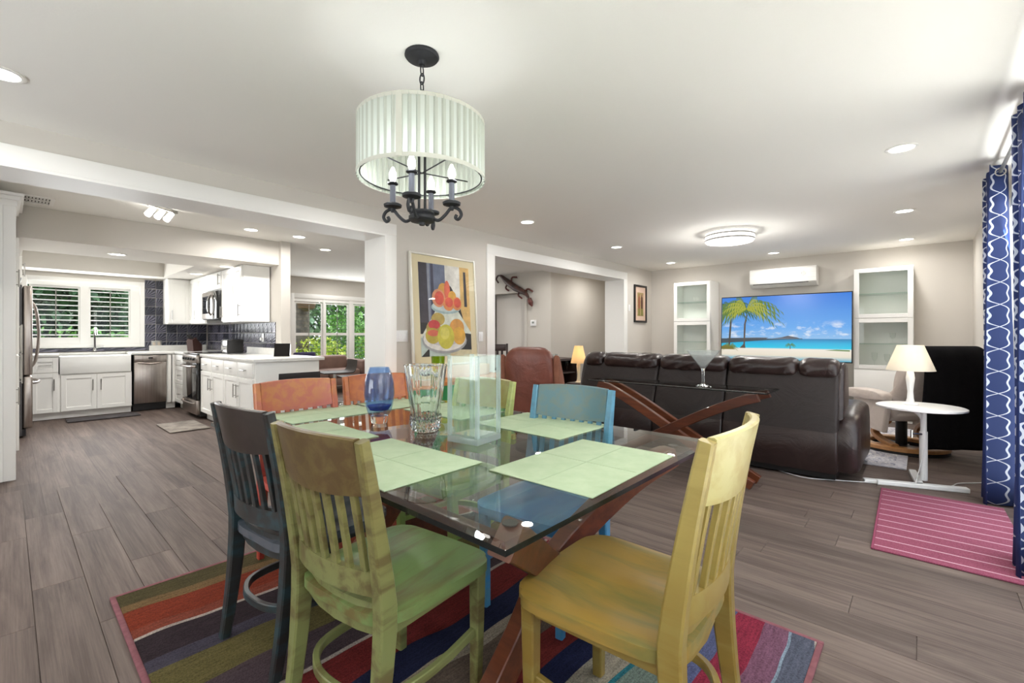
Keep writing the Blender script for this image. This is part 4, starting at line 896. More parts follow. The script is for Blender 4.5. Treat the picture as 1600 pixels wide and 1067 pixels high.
# cream recliner with black throw
CREAM = leather('cream_leather', (196,182,172), (214,202,192), .5); BENT = pm('bentwood', (190,140,86), .35, c2=(172,120,70), ns=4, st=(6,6,1), coat=.3)
t = thing('swivel_recliner', 'cream leather swivel recliner on a bentwood ring base', 'recliner', (6.28, .16, 0), 38)
def ring(r0, r1, z0, z1): return MB().lathe([(r0,z0), (r1,z0), (r1,z1-.008), (r1-.01,z1), (r0+.01,z1), (r0,z1-.008), (r0,z0)], seg=48, cap=False)
part('base_ring', ring(.27, .385, .035, .075), BENT, t); part('floor_ring', ring(.275, .38, 0, .035), BLACK, t)
for s in (-1, 1): part('support', MB().beam([(x, s*.22, z) for x, z in spline([(-.22,.07), (-.05,.10), (.06,.16), (.02,.24), (-.1,.30), (-.14,.36)], 4)], .07, .045, (0,1,0), .006), BENT, t)
part('hub', MB().cyl((0,0,.02), (0,0,.36), .05, 16), BLACK, t); part('cross_bar', MB().box(-.33, -.035, .02, .33, .035, .05), BLACK, t)
part('seat', puff(MB(), prof_s([(-.3,.34), (-.32,.44), (0,.50), (.3,.48), (.36,.40), (.3,.32), (0,.30)]), -.31, .31, .08, .0, 8), CREAM, t, smooth=60)
part('backrest', puff(MB(), prof_s([(-.30,.36), (-.42,.60), (-.52,.86), (-.50,.92), (-.40,.92), (-.30,.70), (-.18,.48), (-.18,.38)]), -.33, .33, .09, .0, 8), CREAM, t, smooth=60)
part('headrest', puff(MB(), prof_s([(-.54,.86), (-.585,1.0), (-.54,1.05), (-.46,1.02), (-.43,.9), (-.46,.84)]), -.30, .30, .06, 0, 6), CREAM, t, smooth=60)
for s in (-1, 1):
    part('arm', puff(MB(), prof_s([(-.34,.55), (-.3,.62), (0,.64), (.26,.60), (.28,.54), (0,.52)]), s*.37-.06, s*.37+.06, .04, 0, 6), CREAM, t, smooth=60)
    part('arm_support', puff(MB(), prof_s([(-.28,.22), (-.34,.56), (-.22,.56), (.1,.54), (.16,.42), (.05,.26)]), s*.36-.03, s*.36+.03, .02, 0, 6), CREAM, t, smooth=60)
M = Matrix.Translation((6.28, .16, 0)) @ Matrix.Rotation(R(38), 4, 'Z')
mb = MB()
def thr(u, v):      # draped over the headrest and hanging behind
    y = (u-.5)*.56; L = v*1.25
    path = [(-.40,.90), (-.45,1.04), (-.52,1.075), (-.60,1.03), (-.63,.9), (-.615,.6), (-.60,.3), (-.60,.14)]
    q = spline(path, 6); k = v*(len(q)-1); i = min(int(k), len(q)-2); f = k-i
    x = q[i][0]*(1-f)+q[i+1][0]*f; z = q[i][1]*(1-f)+q[i+1][1]*f
    return (x+.010*math.sin(u*15+v*3)*min(1, v*1.5), y+.008*math.sin(v*9), z)
tb = MB(); g = []
tb.grid(thr, 24, 40)
o = one('throw_blanket', tb, pm('black_fleece', (16,15,17), .95, bump=.5, bs=220, spec=.1), 'black fleece throw hanging over the recliner back', 'blanket', (6.28, .16, 0), 38)
sm = o.modifiers.new('thickness', 'SOLIDIFY'); sm.thickness = .014; sm.offset = 1
t = thing('accent_rug', 'pale grey patterned rug beneath the recliner and sofa', 'rug', (6.1, 1.3, .001))
tm = NT('persian_pattern'); v = tm.coord('Object', (1,1,1)); vo = tm.add('ShaderNodeTexVoronoi'); vo.inputs['Scale'].default_value = 16; tm.link(v, vo.inputs['Vector'])
n = tm.noise(v, 26, 4, .7, 1.5)
tm.link(tm.ramp(tm.math('MULTIPLY_ADD', vo.outputs[0], .5, tm.math('MULTIPLY', n, .6)), [(.40, (112,114,138)), (.50, (206,204,206)), (.62, (150,148,162)), (.70, (222,218,214))]), tm.b.inputs['Base Color']); tm.b.inputs['Roughness'].default_value = .95
part('pile', MB().box(-.72, -1.12, 0, 1.4, 1.3, .008, .002), tm.m, t)
part('border', MB().box(-.80, -1.20, 0, -.72, 1.38, .0075).box(-.72, -1.20, 0, 1.48, -1.12, .0075).box(1.4, -1.12, 0, 1.48, 1.38, .0075).box(-.72, 1.3, 0, 1.4, 1.38, .0075), pm('rug_edge', (206,204,208), .95, c2=(170,170,184), ns=24), t)

# pink striped door mat
tm = NT('pink_stripe'); v = tm.coord('Object', (1,1,1)); s = tm.add('ShaderNodeSeparateXYZ'); tm.link(v, s.inputs[0])
fr = tm.math('FRACT', tm.math('DIVIDE', s.outputs[0], .118)); ln = tm.math('LESS_THAN', tm.math('ABSOLUTE', tm.math('SUBTRACT', fr, .5)), .05)
n = tm.noise(v, 180, 2)
tm.link(tm.mix(ln, tm.ramp(n, [(.3, (128,56,80)), (.7, (156,82,106))]), lin((204,164,176))), tm.b.inputs['Base Color']); tm.b.inputs['Roughness'].default_value = .95; tm.bump(n, .5, .003)
t = thing('door_mat', 'pink mat with thin white stripes before the sliding door', 'mat', (3.24, -.44, .001), 1)
part('weave', MB().box(0, 0, 0, 1.32, .64, .009, .003), tm.m, t); part('binding', MB().box(0, .64, 0, 1.32, .652, .010, .003), pm('mat_binding', (138,62,88), .95), t)

# curtains
def curtain_mat():
    t = NT('trellis_curtain'); b = t.b
    uv = t.add('ShaderNodeTexCoord'); s = t.add('ShaderNodeSeparateXYZ'); t.link(uv.outputs['UV'], s.inputs[0])
    sn = t.math('SINE', t.math('MULTIPLY', s.outputs[1], 2*PI/.31)); sn3 = t.math('SINE', t.math('MULTIPLY', s.outputs[1], 6*PI/.31))
    sh = t.math('MULTIPLY_ADD', sn3, .10, t.math('MULTIPLY', sn, .34))
    u = t.math('DIVIDE', s.outputs[0], .21); fs = []
    for sg in (1, -1):
        f = t.math('FRACT', t.math('MULTIPLY_ADD', sh, sg, u)); fs.append(t.math('ABSOLUTE', t.math('SUBTRACT', f, .5)))
    d = t.math('MINIMUM', *fs); ln = t.math('LESS_THAN', d, .034)
    t.link(t.mix(ln, lin((42,58,106)), lin((206,212,224))), b.inputs['Base Color']); b.inputs['Roughness'].default_value = .75
    tl = t.add('ShaderNodeBsdfTranslucent'); t.link(t.mix(ln, lin((52,84,160)), lin((222,228,240))), tl.inputs[0])
    mx = t.add('ShaderNodeMixShader'); mx.inputs[0].default_value = .32; t.link(b.outputs[0], mx.inputs[1]); t.link(tl.outputs[0], mx.inputs[2]); t.link(mx.outputs[0], t.out.inputs[0])
    return t.m
CURT = curtain_mat(); RODZ, RODY = 2.325, -.405
def curtain(label, x0, x1, folds, amp, z0=.012, z1=2.375):
    t = thing('curtain', label, 'curtain', (0,0,0), 0, 'navy trellis curtains')
    def f(u, v):
        x = x0+(x1-x0)*u; a = amp*(1-.25*v)
        return (x+.02*math.sin(u*folds*4*PI)*.5, RODY+a*math.sin(u*folds*2*PI+1.1)+.012*math.sin(u*17+v*3), z0+(z1-z0)*v)
    n = folds*32; L = 0; acc = [0]; pr = f(0,0)
    for i in range(1, n+1):
        q = f(i/n, 0); L += math.hypot(q[0]-pr[0], q[1]-pr[1]); acc.append(L); pr = q
    p = part('cloth', MB().grid(f, n, 12, uv=lambda u, v: (acc[round(u*n)], v*(z1-z0))), CURT, t, smooth=80)
    md = p.modifiers.new('thickness', 'SOLIDIFY'); md.thickness = .003
    for k in range(folds*2):
        u = (k+.5)/(folds*2); x = x0+(x1-x0)*u
        part('grommet', MB().xf(Matrix.Translation((x, RODY, RODZ)) @ Matrix.Rotation(R(90), 4, 'Y')).tube([(.026*math.cos(a), .026*math.sin(a), 0) for a in [2*PI*j/16 for j in range(16)]], .005, 6, closed=True), NICKEL, t)
curtain('navy trellis curtain panel at the far end of rod', 4.56, 4.96, 2, .075)
curtain('navy trellis curtain panel cut by the right picture edge', 3.30, 3.62, 2, .05)
t = thing('curtain_rod', 'slim brushed metal curtain rod over the sliding door', 'rod', (0, RODY, RODZ))
part('tube', MB().cyl((1.7,0,0), (5.3,0,0), .011, 12), NICKEL, t)
part('finial', MB().cyl((5.3,0,0), (5.36,0,0), .02, 12), NICKEL, t)
for xx in (1.9, 4.2, 5.22): part('bracket', MB().box(xx-.012, Y0-RODY+.0015, -.03, xx+.012, Y0-RODY+.008, .03).box(xx-.006, Y0-RODY+.008, -.006, xx+.006, 0, .006), NICKEL, t)

# television
TW, TH = 1.76, 1.02
t = thing('television', 'large flat television showing a tropical beach', 'television', (7.92, 1.60, .60)); t.rotation_euler = (0, R(2.5), 0)
# local: screen faces -x, left edge of the picture at +y
part('housing', MB().box(0, -TW/2, .19, .035, TW/2, .19+TH, .005), BLACK, t)
part('stand', MB().box(.0, -.4, 0, .25, .4, .012, .004).box(.03, -.06, .012, .06, .06, .25), BLACK, t)
def emis(name, colr, st=1.0):
    t = NT(name); b = t.b; b.inputs['Base Color'].default_value = (0.01,.01,.01,1); b.inputs['Roughness'].default_value = .3
    if isinstance(colr, tuple): b.inputs['Emission Color'].default_value = lin(colr)
    b.inputs['Emission Strength'].default_value = st; return t
SB, SL, SWd, SHt = .205, TW/2-.013, TW-.026, TH-.03
te = emis('screen_beach', None, .42); v = te.coord('Object', (1,1,1)); s = te.add('ShaderNodeSeparateXYZ'); te.link(v, s.inputs[0])
hh = te.math('DIVIDE', te.math('SUBTRACT', s.outputs[2], SB), SHt)
base = te.ramp(hh, [(0, (60,170,200)), (.07, (236,226,206)), (.17, (244,236,222)), (.185, (20,200,232)), (.26, (0,178,226)), (.325, (6,120,180)), (.33, (140,190,236)), (.5, (96,168,238)), (1, (36,122,224))])
cn = te.noise(te.coord('Object', (1,3.2,7)), 1.6, 6, .6); band = te.ramp(hh, [(.33, (0,0,0)), (.37, (255,255,255)), (.5, (255,255,255)), (.62, (0,0,0))])
cf = te.add('ShaderNodeMapRange'); cf.inputs[1].default_value = .5; cf.inputs[2].default_value = .68; te.link(cn, cf.inputs[0])
mxx = te.add('ShaderNodeMix', data_type='RGBA', blend_type='MULTIPLY'); mxx.inputs[0].default_value = 1; te.link(band, mxx.inputs[6]); te.link(cf.outputs[0], mxx.inputs[7])
te.link(te.mix(mxx.outputs[2], base, lin((238,242,248))), te.b.inputs['Emission Color'])
scr = part('screen', MB().box(-.002, -SL, SB, .001, SL, SB+SHt), te.m, t)
sl_ = [0]
def sd(polys, colr):
    sl_[0] += 1; x = -.002-.0003*sl_[0]; mb = MB()
    for poly in polys: mb.prism([(SL-u*SWd, SB+v_*SHt) for u, v_ in poly], x, x-.0002, 'x')
    part('screen_image', mb, emis('screen_%d' % sl_[0], colr, .42).m, scr, smooth=0)
sd([[(.04,.315), (.38,.33), (.40,.345), (.3,.345), (.05,.335)], [(.43,.335), (.64,.335), (.62,.35), (.55,.375), (.5,.35)]], (86,84,92))
sd([[(.0,.25), (.42,.31), (.66,.325), (.66,.335), (.42,.33), (.0,.33)]], (60,74,84))
sd([[(.16,.175), (.21,.175), (.205,.24), (.21,.56), (.225,.72), (.215,.72), (.195,.56), (.192,.24)]], (86,72,60))
sd([[(.06,.2), (.075,.2), (.085,.5), (.09,.7), (.08,.7), (.068,.5)]], (70,64,54))
def fronds(cx, cy, n, L, seed):
    rnd = random.Random(seed); out = []; cl = lambda q: (min(max(q[0],.002),.998), min(max(q[1],.0),.998))
    for k in range(n):
        a = R(-30+240*k/(n-1)); l = L*rnd.uniform(.8, 1.1); ex, ey = cx+l*math.cos(a)*.58, cy+l*(.55*math.sin(a)-.32*abs(math.cos(a)))
        mx, my = cx+(ex-cx)*.5, cy+l*(.38*math.sin(a)+.22)
        q = [((1-s)**2*cx+2*s*(1-s)*mx+s*s*ex, (1-s)**2*cy+2*s*(1-s)*my+s*s*ey) for s in [i/9 for i in range(10)]]
        for i in range(9):
            w_ = L*.30*math.sin(PI*(i+1)/10.5)*rnd.uniform(.7, 1.1); (x0, y0), (x1, y1) = q[i], q[i+1]
            out.append([cl((x0, y0+.006)), cl((x1, y1+.006)), cl(((x0+x1)/2+(ex-cx)*.10, (y0+y1)/2-w_))][::1])
    return out
sd(fronds(.085, .78, 13, .38, 3), (56,98,44)); sd(fronds(.085, .80, 8, .2, 13), (110,140,52)); sd(fronds(.215, .78, 15, .50, 5), (92,124,40)); sd(fronds(.215, .80, 11, .38, 8), (168,172,56)); sd(fronds(.075, .2, 9, .13, 2), (104,128,40)); sd(fronds(.57, .23, 9, .08, 4), (84,128,52))
sd([[(.566,.17), (.572,.17), (.573,.23), (.567,.23)]], (86,72,60)); sd([[(0,.15), (.12,.15), (.1,.19), (.04,.22), (0,.2)]], (120,112,40))
sd([[(.82,.16), (.99,.15), (.99,.17), (.9,.175)]], (110,140,80))
t = thing('media_unit', 'low white media unit under the television', 'cabinet', (7.75, .86, 0))
part('body', MB().box(0, 0, .05, .6, 1.72, .595, .004), WHITE, t)
part('plinth', MB().box(.03, .03, 0, .57, 1.69, .05), WHITE, t)
for i in range(3): part('door', MB().box(-.018, .01+i*.57, .07, 0, .57+i*.57, .575, .003), WHITE, t)

# glass door bookcases
BGL = thin_glass('cabinet_glass', (.985,.99,.985,1), .7, 1.4); SHELF = thin_glass('shelf_glass', (.85,.93,.90,1), .8, 1.5)
def bookcase(label, y0, y1):
    t = thing('display_cabinet', label, 'cabinet', (8.08, y0, 0)); W = y1-y0; D = .415; H = 2.12
    part('body', MB().box(0, 0, .04, D, .018, H).box(0, W-.018, .04, D, W, H).box(D-.012, .018, .04, D, W-.018, H).box(0, .018, H-.02, D, W-.018, H).box(0, .018, .04, D, W-.018, .06).box(0, .018, .69, D, W-.018, .71).box(0, .018, 1.41, D, W-.018, 1.43), WHITE, t)
    part('lower_door', MB().box(-.018, .003, .06, -.001, W-.003, .70, .003), WHITE, t)
    for za, zb_ in ((.715, 1.415), (1.425, 2.115)):
        p = part('glass_door', MB().box(-.02, .003, za, -.001, .06, zb_, .002, 1).box(-.02, W-.06, za, -.001, W-.003, zb_, .002, 1).box(-.02, .06, za, -.001, W-.06, za+.055, .002, 1).box(-.02, .06, zb_-.055, -.001, W-.06, zb_, .002, 1), WHITE, t)
        part('pane', MB().box(-.012, .06, za+.055, -.009, W-.06, zb_-.055), BGL, p)
    for z in (1.06, 1.76): part('shelf', MB().box(.01, .018, z, D-.02, W-.018, z+.008), SHELF, t)
    part('plinth', MB().box(.02, .01, 0, D, W-.01, .04), WHITE, t)
    return t
bookcase('white glass door display cabinet left of the television', 2.69, 3.33)
bookcase('white glass door display cabinet right of the television', .08, .72)
for i, (yy, zz, hh) in enumerate(((.22, .719, .25), (.36, .719, .2), (.50, .719, .22), (.30, 1.069, .15))):
    lb = ('tall clear ornament at right inside the display cabinet', 'middle clear ornament inside the display cabinet', 'left clear ornament inside the display cabinet', 'clear bowl on the glass shelf inside the display cabinet')[i]
    one('glass_ornament', MB().lathe([(.03,0), (.03,.006), (.006,.02), (.006,hh*.4), (.03,hh*.6), (.035,hh), (.032,hh), (.027,hh*.62), (0,hh*.45)], seg=16, cap=False), BGL, lb, 'ornament', (8.26, yy, zz), 0)

# wall air conditioner
t = thing('air_conditioner', 'white wall mounted air conditioner above the television', 'air conditioner', (8.5, 1.665, 1.965))
part('body', MB().prism([(0,0), (-.12,0), (-.20,.06), (-.215,.12), (-.215,.27), (-.19,.295), (0,.295)], -.465, .465, 'y'), pm('ac_white', (236,235,230), .4), t)
part('outlet', MB().box(-.196, -.36, .045, -.165, .42, .062), pm('ac_slot', (74,70,68), .6), t)
part('panel_line', MB().box(-.2165, -.46, .118, -.2145, .46, .121).box(-.2165, -.46, .20, -.2145, .46, .202), pm('ac_line', (205,203,198), .5), t)
part('badge', MB().xf(Matrix.Translation((-.2155,-.30,.185)) @ Matrix.Rotation(R(90), 4, 'Y')).cyl((0,0,-.004), (0,0,.001), .03, 20), pm('ac_badge', (160,158,152), .3, .6), t)
# narrow framed picture
t = thing('framed_picture', 'narrow black framed picture of two figures near the corner', 'picture', (8.0, WF-.002, 1.42))
fw, fh = .245, .70
part('frame', MB().box(-fw, -.03, 0, -fw+.035, 0, fh, .003).box(fw-.035, -.03, 0, fw, 0, fh, .003).box(-fw+.035, -.03, 0, fw-.035, 0, .035, .003).box(-fw+.035, -.03, fh-.035, fw-.035, 0, fh, .003), BLACK, t)
mbd = part('mat_board', MB().box(-fw+.035, -.012, .035, fw-.035, -.002, fh-.035), pm('mat_peach', (218,190,170), .8), t)
part('print', MB().box(-.125, -.0145, .12, .125, -.0125, .56), pm('print_olive', (182,150,116), .8, c2=(150,140,84), ns=5, st=(1,1,3)), mbd)
for sx_, c in ((-.055, (142,86,62)), (.055, (84,52,44))):
    part('figure', MB().prism([(sx_-.03,.2), (sx_+.03,.2), (sx_+.04,.38), (sx_+.035,.46), (sx_+.012,.50), (sx_+.012,.53), (sx_-.012,.53), (sx_-.012,.50), (sx_-.035,.46), (sx_-.04,.38)], -.0146, -.0152, 'y'), pm('fig_%d' % c[0], c, .8), mbd, smooth=0)
    part('figure_skirt', MB().prism([(sx_-.035,.13), (sx_+.035,.13), (sx_+.03,.26), (sx_-.03,.26)], -.0152, -.0158, 'y'), pm('fig_green', (122,120,62), .8), mbd, smooth=0)

# brown leather armchair and things seen through the far opening
BRL = leather('cognac_leather', (104,56,44), (124,70,56), .42); BRL2 = pm('cognac_suede', (138,88,66), .8, c2=(124,76,56), ns=8)
t = thing('leather_armchair', 'tall brown leather armchair with rounded back by the opening', 'armchair', (3.75, 2.98, 0), 20)
part('back', puff(MB(), prof_s([(-.30,.20), (-.37,.55), (-.42,.95), (-.38,1.06), (-.29,1.04), (-.22,.75), (-.18,.45), (-.2,.2)]), -.25, .25, .14, 0, 8), BRL, t, smooth=60)
part('seat', puff(MB(), prof_s([(-.25,.22), (-.25,.42), (.1,.46), (.34,.44), (.36,.30), (.3,.2)]), -.27, .27, .07, 0, 6), BRL, t, smooth=60)
for s in (-1, 1):
    part('side_edge', puff(MB(), prof_s([(-.32,.25), (-.34,.6), (-.36,.98), (-.26,.9), (-.12,.66), (-.08,.3)]), s*.28-.03, s*.28+.03, .025, 0, 4), BRL2, t, smooth=60)
    part('arm', puff(MB(), prof_s([(-.2,.48), (-.18,.58), (.12,.60), (.3,.56), (.3,.5)]), s*.32-.05, s*.32+.05, .04, 0, 5), BRL, t, smooth=60)
part('base', MB().lathe([(.26,0), (.26,.03), (.05,.06), (.04,.22)], seg=28), BLACK, t)
DARK = pm('dark_walnut', (40,27,25), .4, c2=(56,38,34), ns=3, st=(1,8,8))
t = thing('bar_cabinet', 'dark wood open bar cabinet holding glassware beyond the opening', 'cabinet', (5.30, 4.55, 0))
part('frame', MB().box(0, 0, .74, 1.5, .42, .78, .004).box(0, 0, 0, .04, .42, .74).box(1.46, 0, 0, 1.5, .42, .74).box(.04, .40, .05, 1.46, .42, .74).box(.04, 0, .05, 1.46, .4, .08).box(.72, .02, .08, .76, .4, .74), DARK, t)
for z in (.3, .52): part('shelf', MB().box(.04, .02, z, .72, .4, z+.02).box(.76, .02, z, 1.46, .4, z+.02), DARK, t)
HLG = thin_glass('stemware', (.88,.9,.9,1), 1, 1.6)
n_ = 0
words = ('first', 'second', 'third', 'fourth', 'fifth', 'sixth')
for i in range(6):
    one('wine_glass', MB().lathe([(.028,0), (.004,.008), (.004,.07), (.03,.1), (.035,.14), (.028,.18), (.026,.18), (.03,.14), (0,.085)], seg=14, cap=False), HLG, '%s stem glass from the left in the dark bar cabinet' % words[i], 'glass', (5.44+.23*i+(.06 if i > 2 else 0), 4.68, .5405), 0, 'glasses in the bar cabinet')
for i in range(4):
    one('tumbler', MB().lathe([(.025,0), (.03,.07), (.028,.07), (.023,.004), (0,.004)], seg=14, cap=False), HLG, '%s tumbler from the left on the bar cabinet top' % words[i], 'glass', (6.1+.11*i, 4.75, .781), 0, 'tumblers on the bar cabinet')
t = thing('figurine', 'small bronze figurine standing on the bar cabinet', 'figurine', (5.78, 4.75, .781))
part('body', MB().lathe([(.03,0), (.03,.01), (.015,.03), (.022,.07), (.012,.10), (.02,.125), (.012,.15), (0,.155)], seg=14), pm('bronze', (96,70,58), .5, .4), t)
t = thing('end_table', 'small dark end table between sofa and wall opening', 'table', (5.62, 3.62, 0))
part('tabletop', MB().box(-.2, -.2, .47, .2, .2, .5, .004), DARK, t)
for sx_ in (-1, 1):
    for sy_ in (-1, 1): part('leg', MB().box(sx_*.17-.018, sy_*.17-.018, 0, sx_*.17+.018, sy_*.17+.018, .47), DARK, t)
table_lamp('table_lamp', 'cream table lamp glowing behind the left end of sofa', (5.54, 3.69, .501), .53, .115, .06, .25, shade2('cream_shade', (236,214,172)), pm('cream_ceramic', (226,208,176), .4))
t = thing('wooden_chair', 'dark mission style wooden chair beyond the far opening', 'chair', (6.0, 5.8, 0), -46)
for s in (-1, 1):
    part('back_post', MB().box(s*.2-.018, -.2, 0, s*.2+.018, -.165, 1.03, .003), DARK, t); part('leg', MB().box(s*.2-.018, .17, 0, s*.2+.018, .205, .44, .003), DARK, t)
part('seat', MB().box(-.225, -.22, .44, .225, .22, .47, .006), pm('seat_tan', (170,140,122), .8), t)
part('crest_rail', MB().box(-.18, -.195, .90, .18, -.17, 1.02, .003), DARK, t); part('lower_rail', MB().box(-.18, -.195, .55, .18, -.17, .6, .003), DARK, t)
for k in range(4): part('slat', MB().box(-.15+k*.08, -.19, .6, -.11+k*.08, -.175, .90), DARK, t)
# carved lizard and thermostat on the hall wall
GECK = pm('carved_wood', (86,52,44), .5, c2=(44,34,30), ns=14, bump=.4, bs=60); GECK2 = pm('carved_wood_red', (120,62,60), .45, c2=(70,46,36), ns=10)
t = thing('lizard_carving', 'carved dark wooden lizard climbing on the hall wall', 'wall decor', (6.985, 6.12, 2.30))
sp = spline([(0,.50,-.02), (0,.56,.06), (0,.50,.13), (0,.40,.10), (0,.30,.02), (0,.18,-.06), (0,.02,-.16), (0,-.16,-.24), (0,-.28,-.32), (0,-.36,-.44)], 5); nn = len(sp)
part('body', MB().tube([(p[0]-.06, p[1], p[2]) for p in sp], [max(.012, .018+.05*math.sin(PI*min(1, max(0, (i/nn-.25)/.7)))) for i in range(nn)], 10), GECK, t)
part('head', MB().tube([(-.06,-.34,-.40), (-.06,-.38,-.48), (-.05,-.41,-.55)], [.05,.055,.015], 10), GECK2, t)
for (a, b, c) in (((.22,-.02), (.30,-.14), (.24,-.2)), ((.16,-.04), (.12,.06), (.02,.06)), ((-.14,-.2), (-.04,-.3), (-.12,-.38)), ((-.2,-.26), (-.3,-.2), (-.4,-.26))):
    part('leg', MB().tube(spline([(-.04,a[0],a[1]), (-.05,b[0],b[1]), (-.02,c[0],c[1])], 4), .018, 8), GECK2, t)
t = thing('thermostat', 'small white thermostat on the hall wall', 'thermostat', (6.999, 5.72, 1.42))
part('case', MB().box(-.025, -.07, -.06, 0, .07, .06, .006), WHITEM, t); part('display', MB().box(-.027, -.03, -.01, -.025, .03, .03), pm('lcd_grey', (150,156,150), .3), t)

# den: sofa, lamp, stools
DEN = pm('taupe_upholstery', (132,104,92), .7, c2=(118,92,82), ns=5, bump=.1, bs=80)
t = thing('den_sofa', 'taupe brown sofa below the den window', 'sofa', (4.35, 9.25, 0), 0)
part('frame', MB().box(-.85, -.42, .15, .85, .45, .30, .02), DEN, t)
part('back', MB().box(-.72, .22, .30, .72, .45, .74, .06, 4), DEN, t)
for i in range(2): part('seat_cushion', MB().box(-.69+i*.69, -.40, .30, -.005+i*.69, .24, .47, .05, 4), DEN, t)
for s in (-1, 1):
    part('arm', MB().box(s*.86-.12*(s > 0)-.0*(s < 0), -.42, .3, s*.86+.12*(s < 0), .45, .66, .06, 4), DEN, t)
    for yy in (-.36, .38): part('leg', MB().cyl((s*.76, yy, 0), (s*.76, yy, .15), .025, 10), BLACK, t)
one('cushion', MB().box(-.22, -.06, 0, .22, .06, .36, .05, 4), pm('navy_cushion', (54,48,84), .8), 'navy cushion leaning on the taupe den sofa', 'cushion', (4.0, 9.2, .48))
t = thing('den_side_table', 'small table beside the taupe den sofa', 'table', (5.55, 9.3, 0))
part('tabletop', MB().box(-.25, -.25, .50, .25, .25, .53, .004), DARK, t); part('leg', MB().cyl((0,0,.02), (0,0,.5), .03, 10), DARK, t); part('foot', MB().lathe([(.2,0), (.2,.02), (.03,.03)], seg=20), DARK, t)
table_lamp('table_lamp', 'white shaded lamp on the den side table', (5.55, 9.25, .531), .62, .17, .12, .24, shade2('white_shade', (238,236,230)), WHITEM)
STG = pm('dark_shell', (46,40,38), .55)
def stool(label, loc, rz, sz=.64, mat=STG, bh=.15):
    t = thing('bar_stool', label, 'stool', loc, rz)
    def f(u, v):
        y = (u-.5)*.42; s_ = v
        if s_ < .6: return (.2-.38*s_/.6, y, sz+.005)
        k = (s_-.6)/.4; return (-.18-.07*math.sin(k*PI/2), y, sz+.005+bh*k*k+.0)
    part('seat_shell', MB().shell(f, 8, 14, .014), mat, t, smooth=60)
    part('column', MB().cyl((0,0,.02), (0,0,sz-.01), .022, 12), CHROME, t); part('base', MB().lathe([(.2,0), (.2,.008), (.05,.025), (.022,.05)], seg=28), CHROME, t)
    part('foot_rest', MB().tube([(.13*math.cos(2*PI*k/24), .13*math.sin(2*PI*k/24), .22) for k in range(24)], .009, 8, closed=True).cyl((-.13,0,.22), (.13,0,.22), .008, 8), CHROME, t)
stool('dark shell bar stool nearer the white column', (3.12, 5.62, 0), 165)
stool('dark shell bar stool nearer the kitchen wall', (3.12, 6.2, 0), 170, .66, STG, .17)
stool('black low back bar stool behind the orange and red chair', (2.02, 5.0, 0), 90, .66, BLACK, .14)

# ---------------------------------------------------------------- lamps in the ceiling
RINGM = pm('downlight_trim', (246,245,240), .5)
ring_me = MB().lathe([(.086,0), (.088,-.004), (.078,-.008), (.068,-.006), (.066,0)], seg=36, cap=False).mesh('trim_ring', RINGM)
lens_me = MB().lathe([(.067,-.003), (.03,-.004), (0,-.004)], seg=28, cap=False).mesh('lens', LENS)
def downlight(label, x, y, z=ZC, watts=None, grp='recessed ceiling lights'):
    watts = watts or (DOWN_W*(1.7 if x > 5 else 1))
    t = thing('recessed_light', label, 'ceiling light', (x, y, z-.0005), 0, grp)
    link('trim_ring', ring_me, t); link('lens', lens_me, t)
    disk_light('downlight', (0,0,-.012), watts, .06, t)
L_ = 'recessed ceiling light '
downlight(L_+'at the left edge of the picture', -.02, 3.25); downlight(L_+'hidden behind the chandelier shade', 2.0, 3.24)
downlight(L_+'nearest the navy curtains', 3.99, .10); downlight(L_+'between the curtains and the far wall', 6.04, .13)
downlight(L_+'above the right display cabinet', 7.86, .15); downlight(L_+'in front of the air conditioner', 7.83, 1.68)
downlight(L_+'in the far corner by the narrow picture', 7.72, 3.24); downlight(L_+'near the middle of the far opening', 5.81, 3.23)
downlight(L_+'above the large fruit painting', 3.85, 3.24); downlight(L_+'above the mustard yellow chair', 2.0, .10)
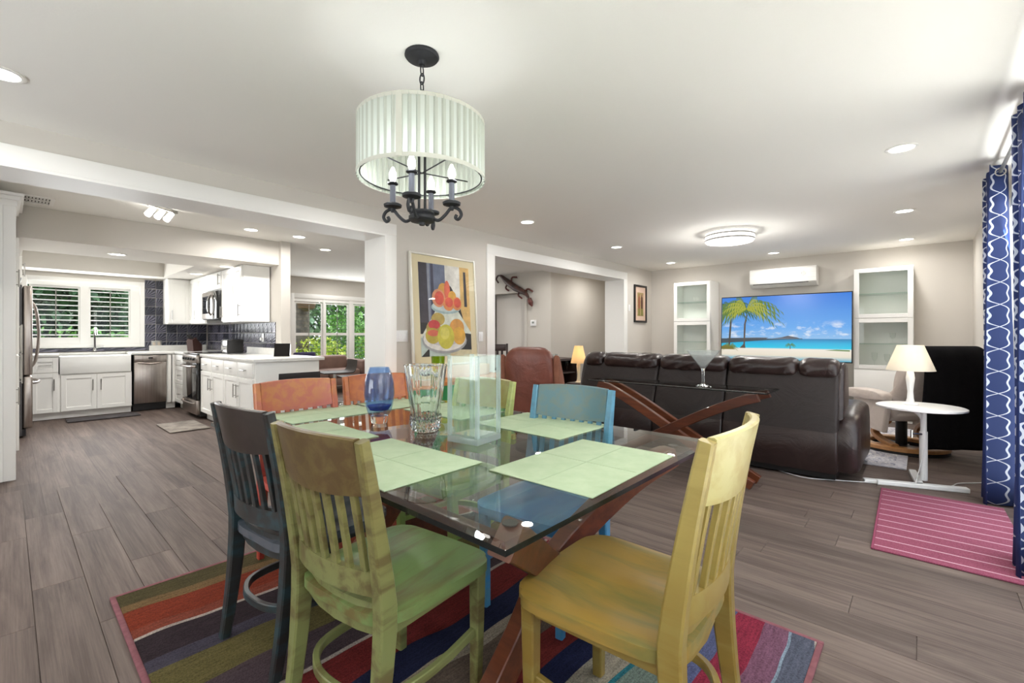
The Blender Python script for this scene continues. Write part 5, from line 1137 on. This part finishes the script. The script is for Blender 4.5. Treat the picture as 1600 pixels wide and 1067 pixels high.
downlight(L_+'behind the camera near the right wall', -.6, .10); downlight(L_+'behind the camera on the kitchen side', -1.6, 3.25)
G2 = 'recessed kitchen and den lights'
for lb, x, y, z in (('over the peninsula end', 2.49, 5.89, ZC), ('over the bar stools', 3.13, 6.5, ZC), ('left of the peninsula in the kitchen', 1.94, 5.91, ZC), ('beside the end of the kitchen wall', 3.17, 8.05, ZC), ('before the den window', 4.83, 9.3, ZC),
                    ('added as fill inside the kitchen soffit tray', .9, 8.0, ZC), ('under the soffit before the tray', .86, 6.95, sb), ('under the soffit above the peninsula cabinets', 2.02, 7.1, sb), ('under the soffit above the stove', 1.95, 8.3, sb), ('under the soffit in the corner by the window', 1.90, 9.45, sb), ('under the soffit beside the tall cabinets', .0, 7.2, sb), ('in the room beyond the far opening', 6.27, 5.0, ZC), ('added as fill behind the far opening casing', 4.9, 5.0, ZC), ('added as fill by the hall door', 6.0, 6.9, ZC), ('added as fill past the opening end', 8.0, 4.65, ZC)):  # tray, casing, hall door and opening end lights are unseen, added for fill
    downlight(L_+lb, x, y, z, DOWN_K*(.22 if (z < ZC and x > 1.5) else .5 if x > 4.85 and y > 5.2 else .75 if x > 4.85 else .6 if (x > 3 or x == 2.49) else 1), G2)
t = thing('flush_light', 'round drum flush ceiling light over the sofa', 'ceiling light', (5.92, 1.75, ZC))
part('diffuser', MB().lathe([(.27,-.006), (.275,-.03), (.275,-.10), (.26,-.115), (.0,-.118)], seg=56, cap=False), pm('lit_acrylic', (255,253,248), .5, emit=1.2), t)
part('band', MB().lathe([(.278,-.03), (.281,-.034), (.281,-.044), (.278,-.048)], seg=56, cap=False).lathe([(.278,-.085), (.281,-.089), (.281,-.099), (.278,-.103)], seg=56, cap=False), NICKEL, t)
part('pan', MB().lathe([(.25,0), (.27,-.006), (0,-.006)], seg=56), WHITEM, t)
l = bpy.data.lights.new('flush_glow', 'POINT'); l.energy = FLUSH_W; l.shadow_soft_size = .12; l.color = (1,.97,.93); link('flush_glow', l, t, (0,0,-.26))
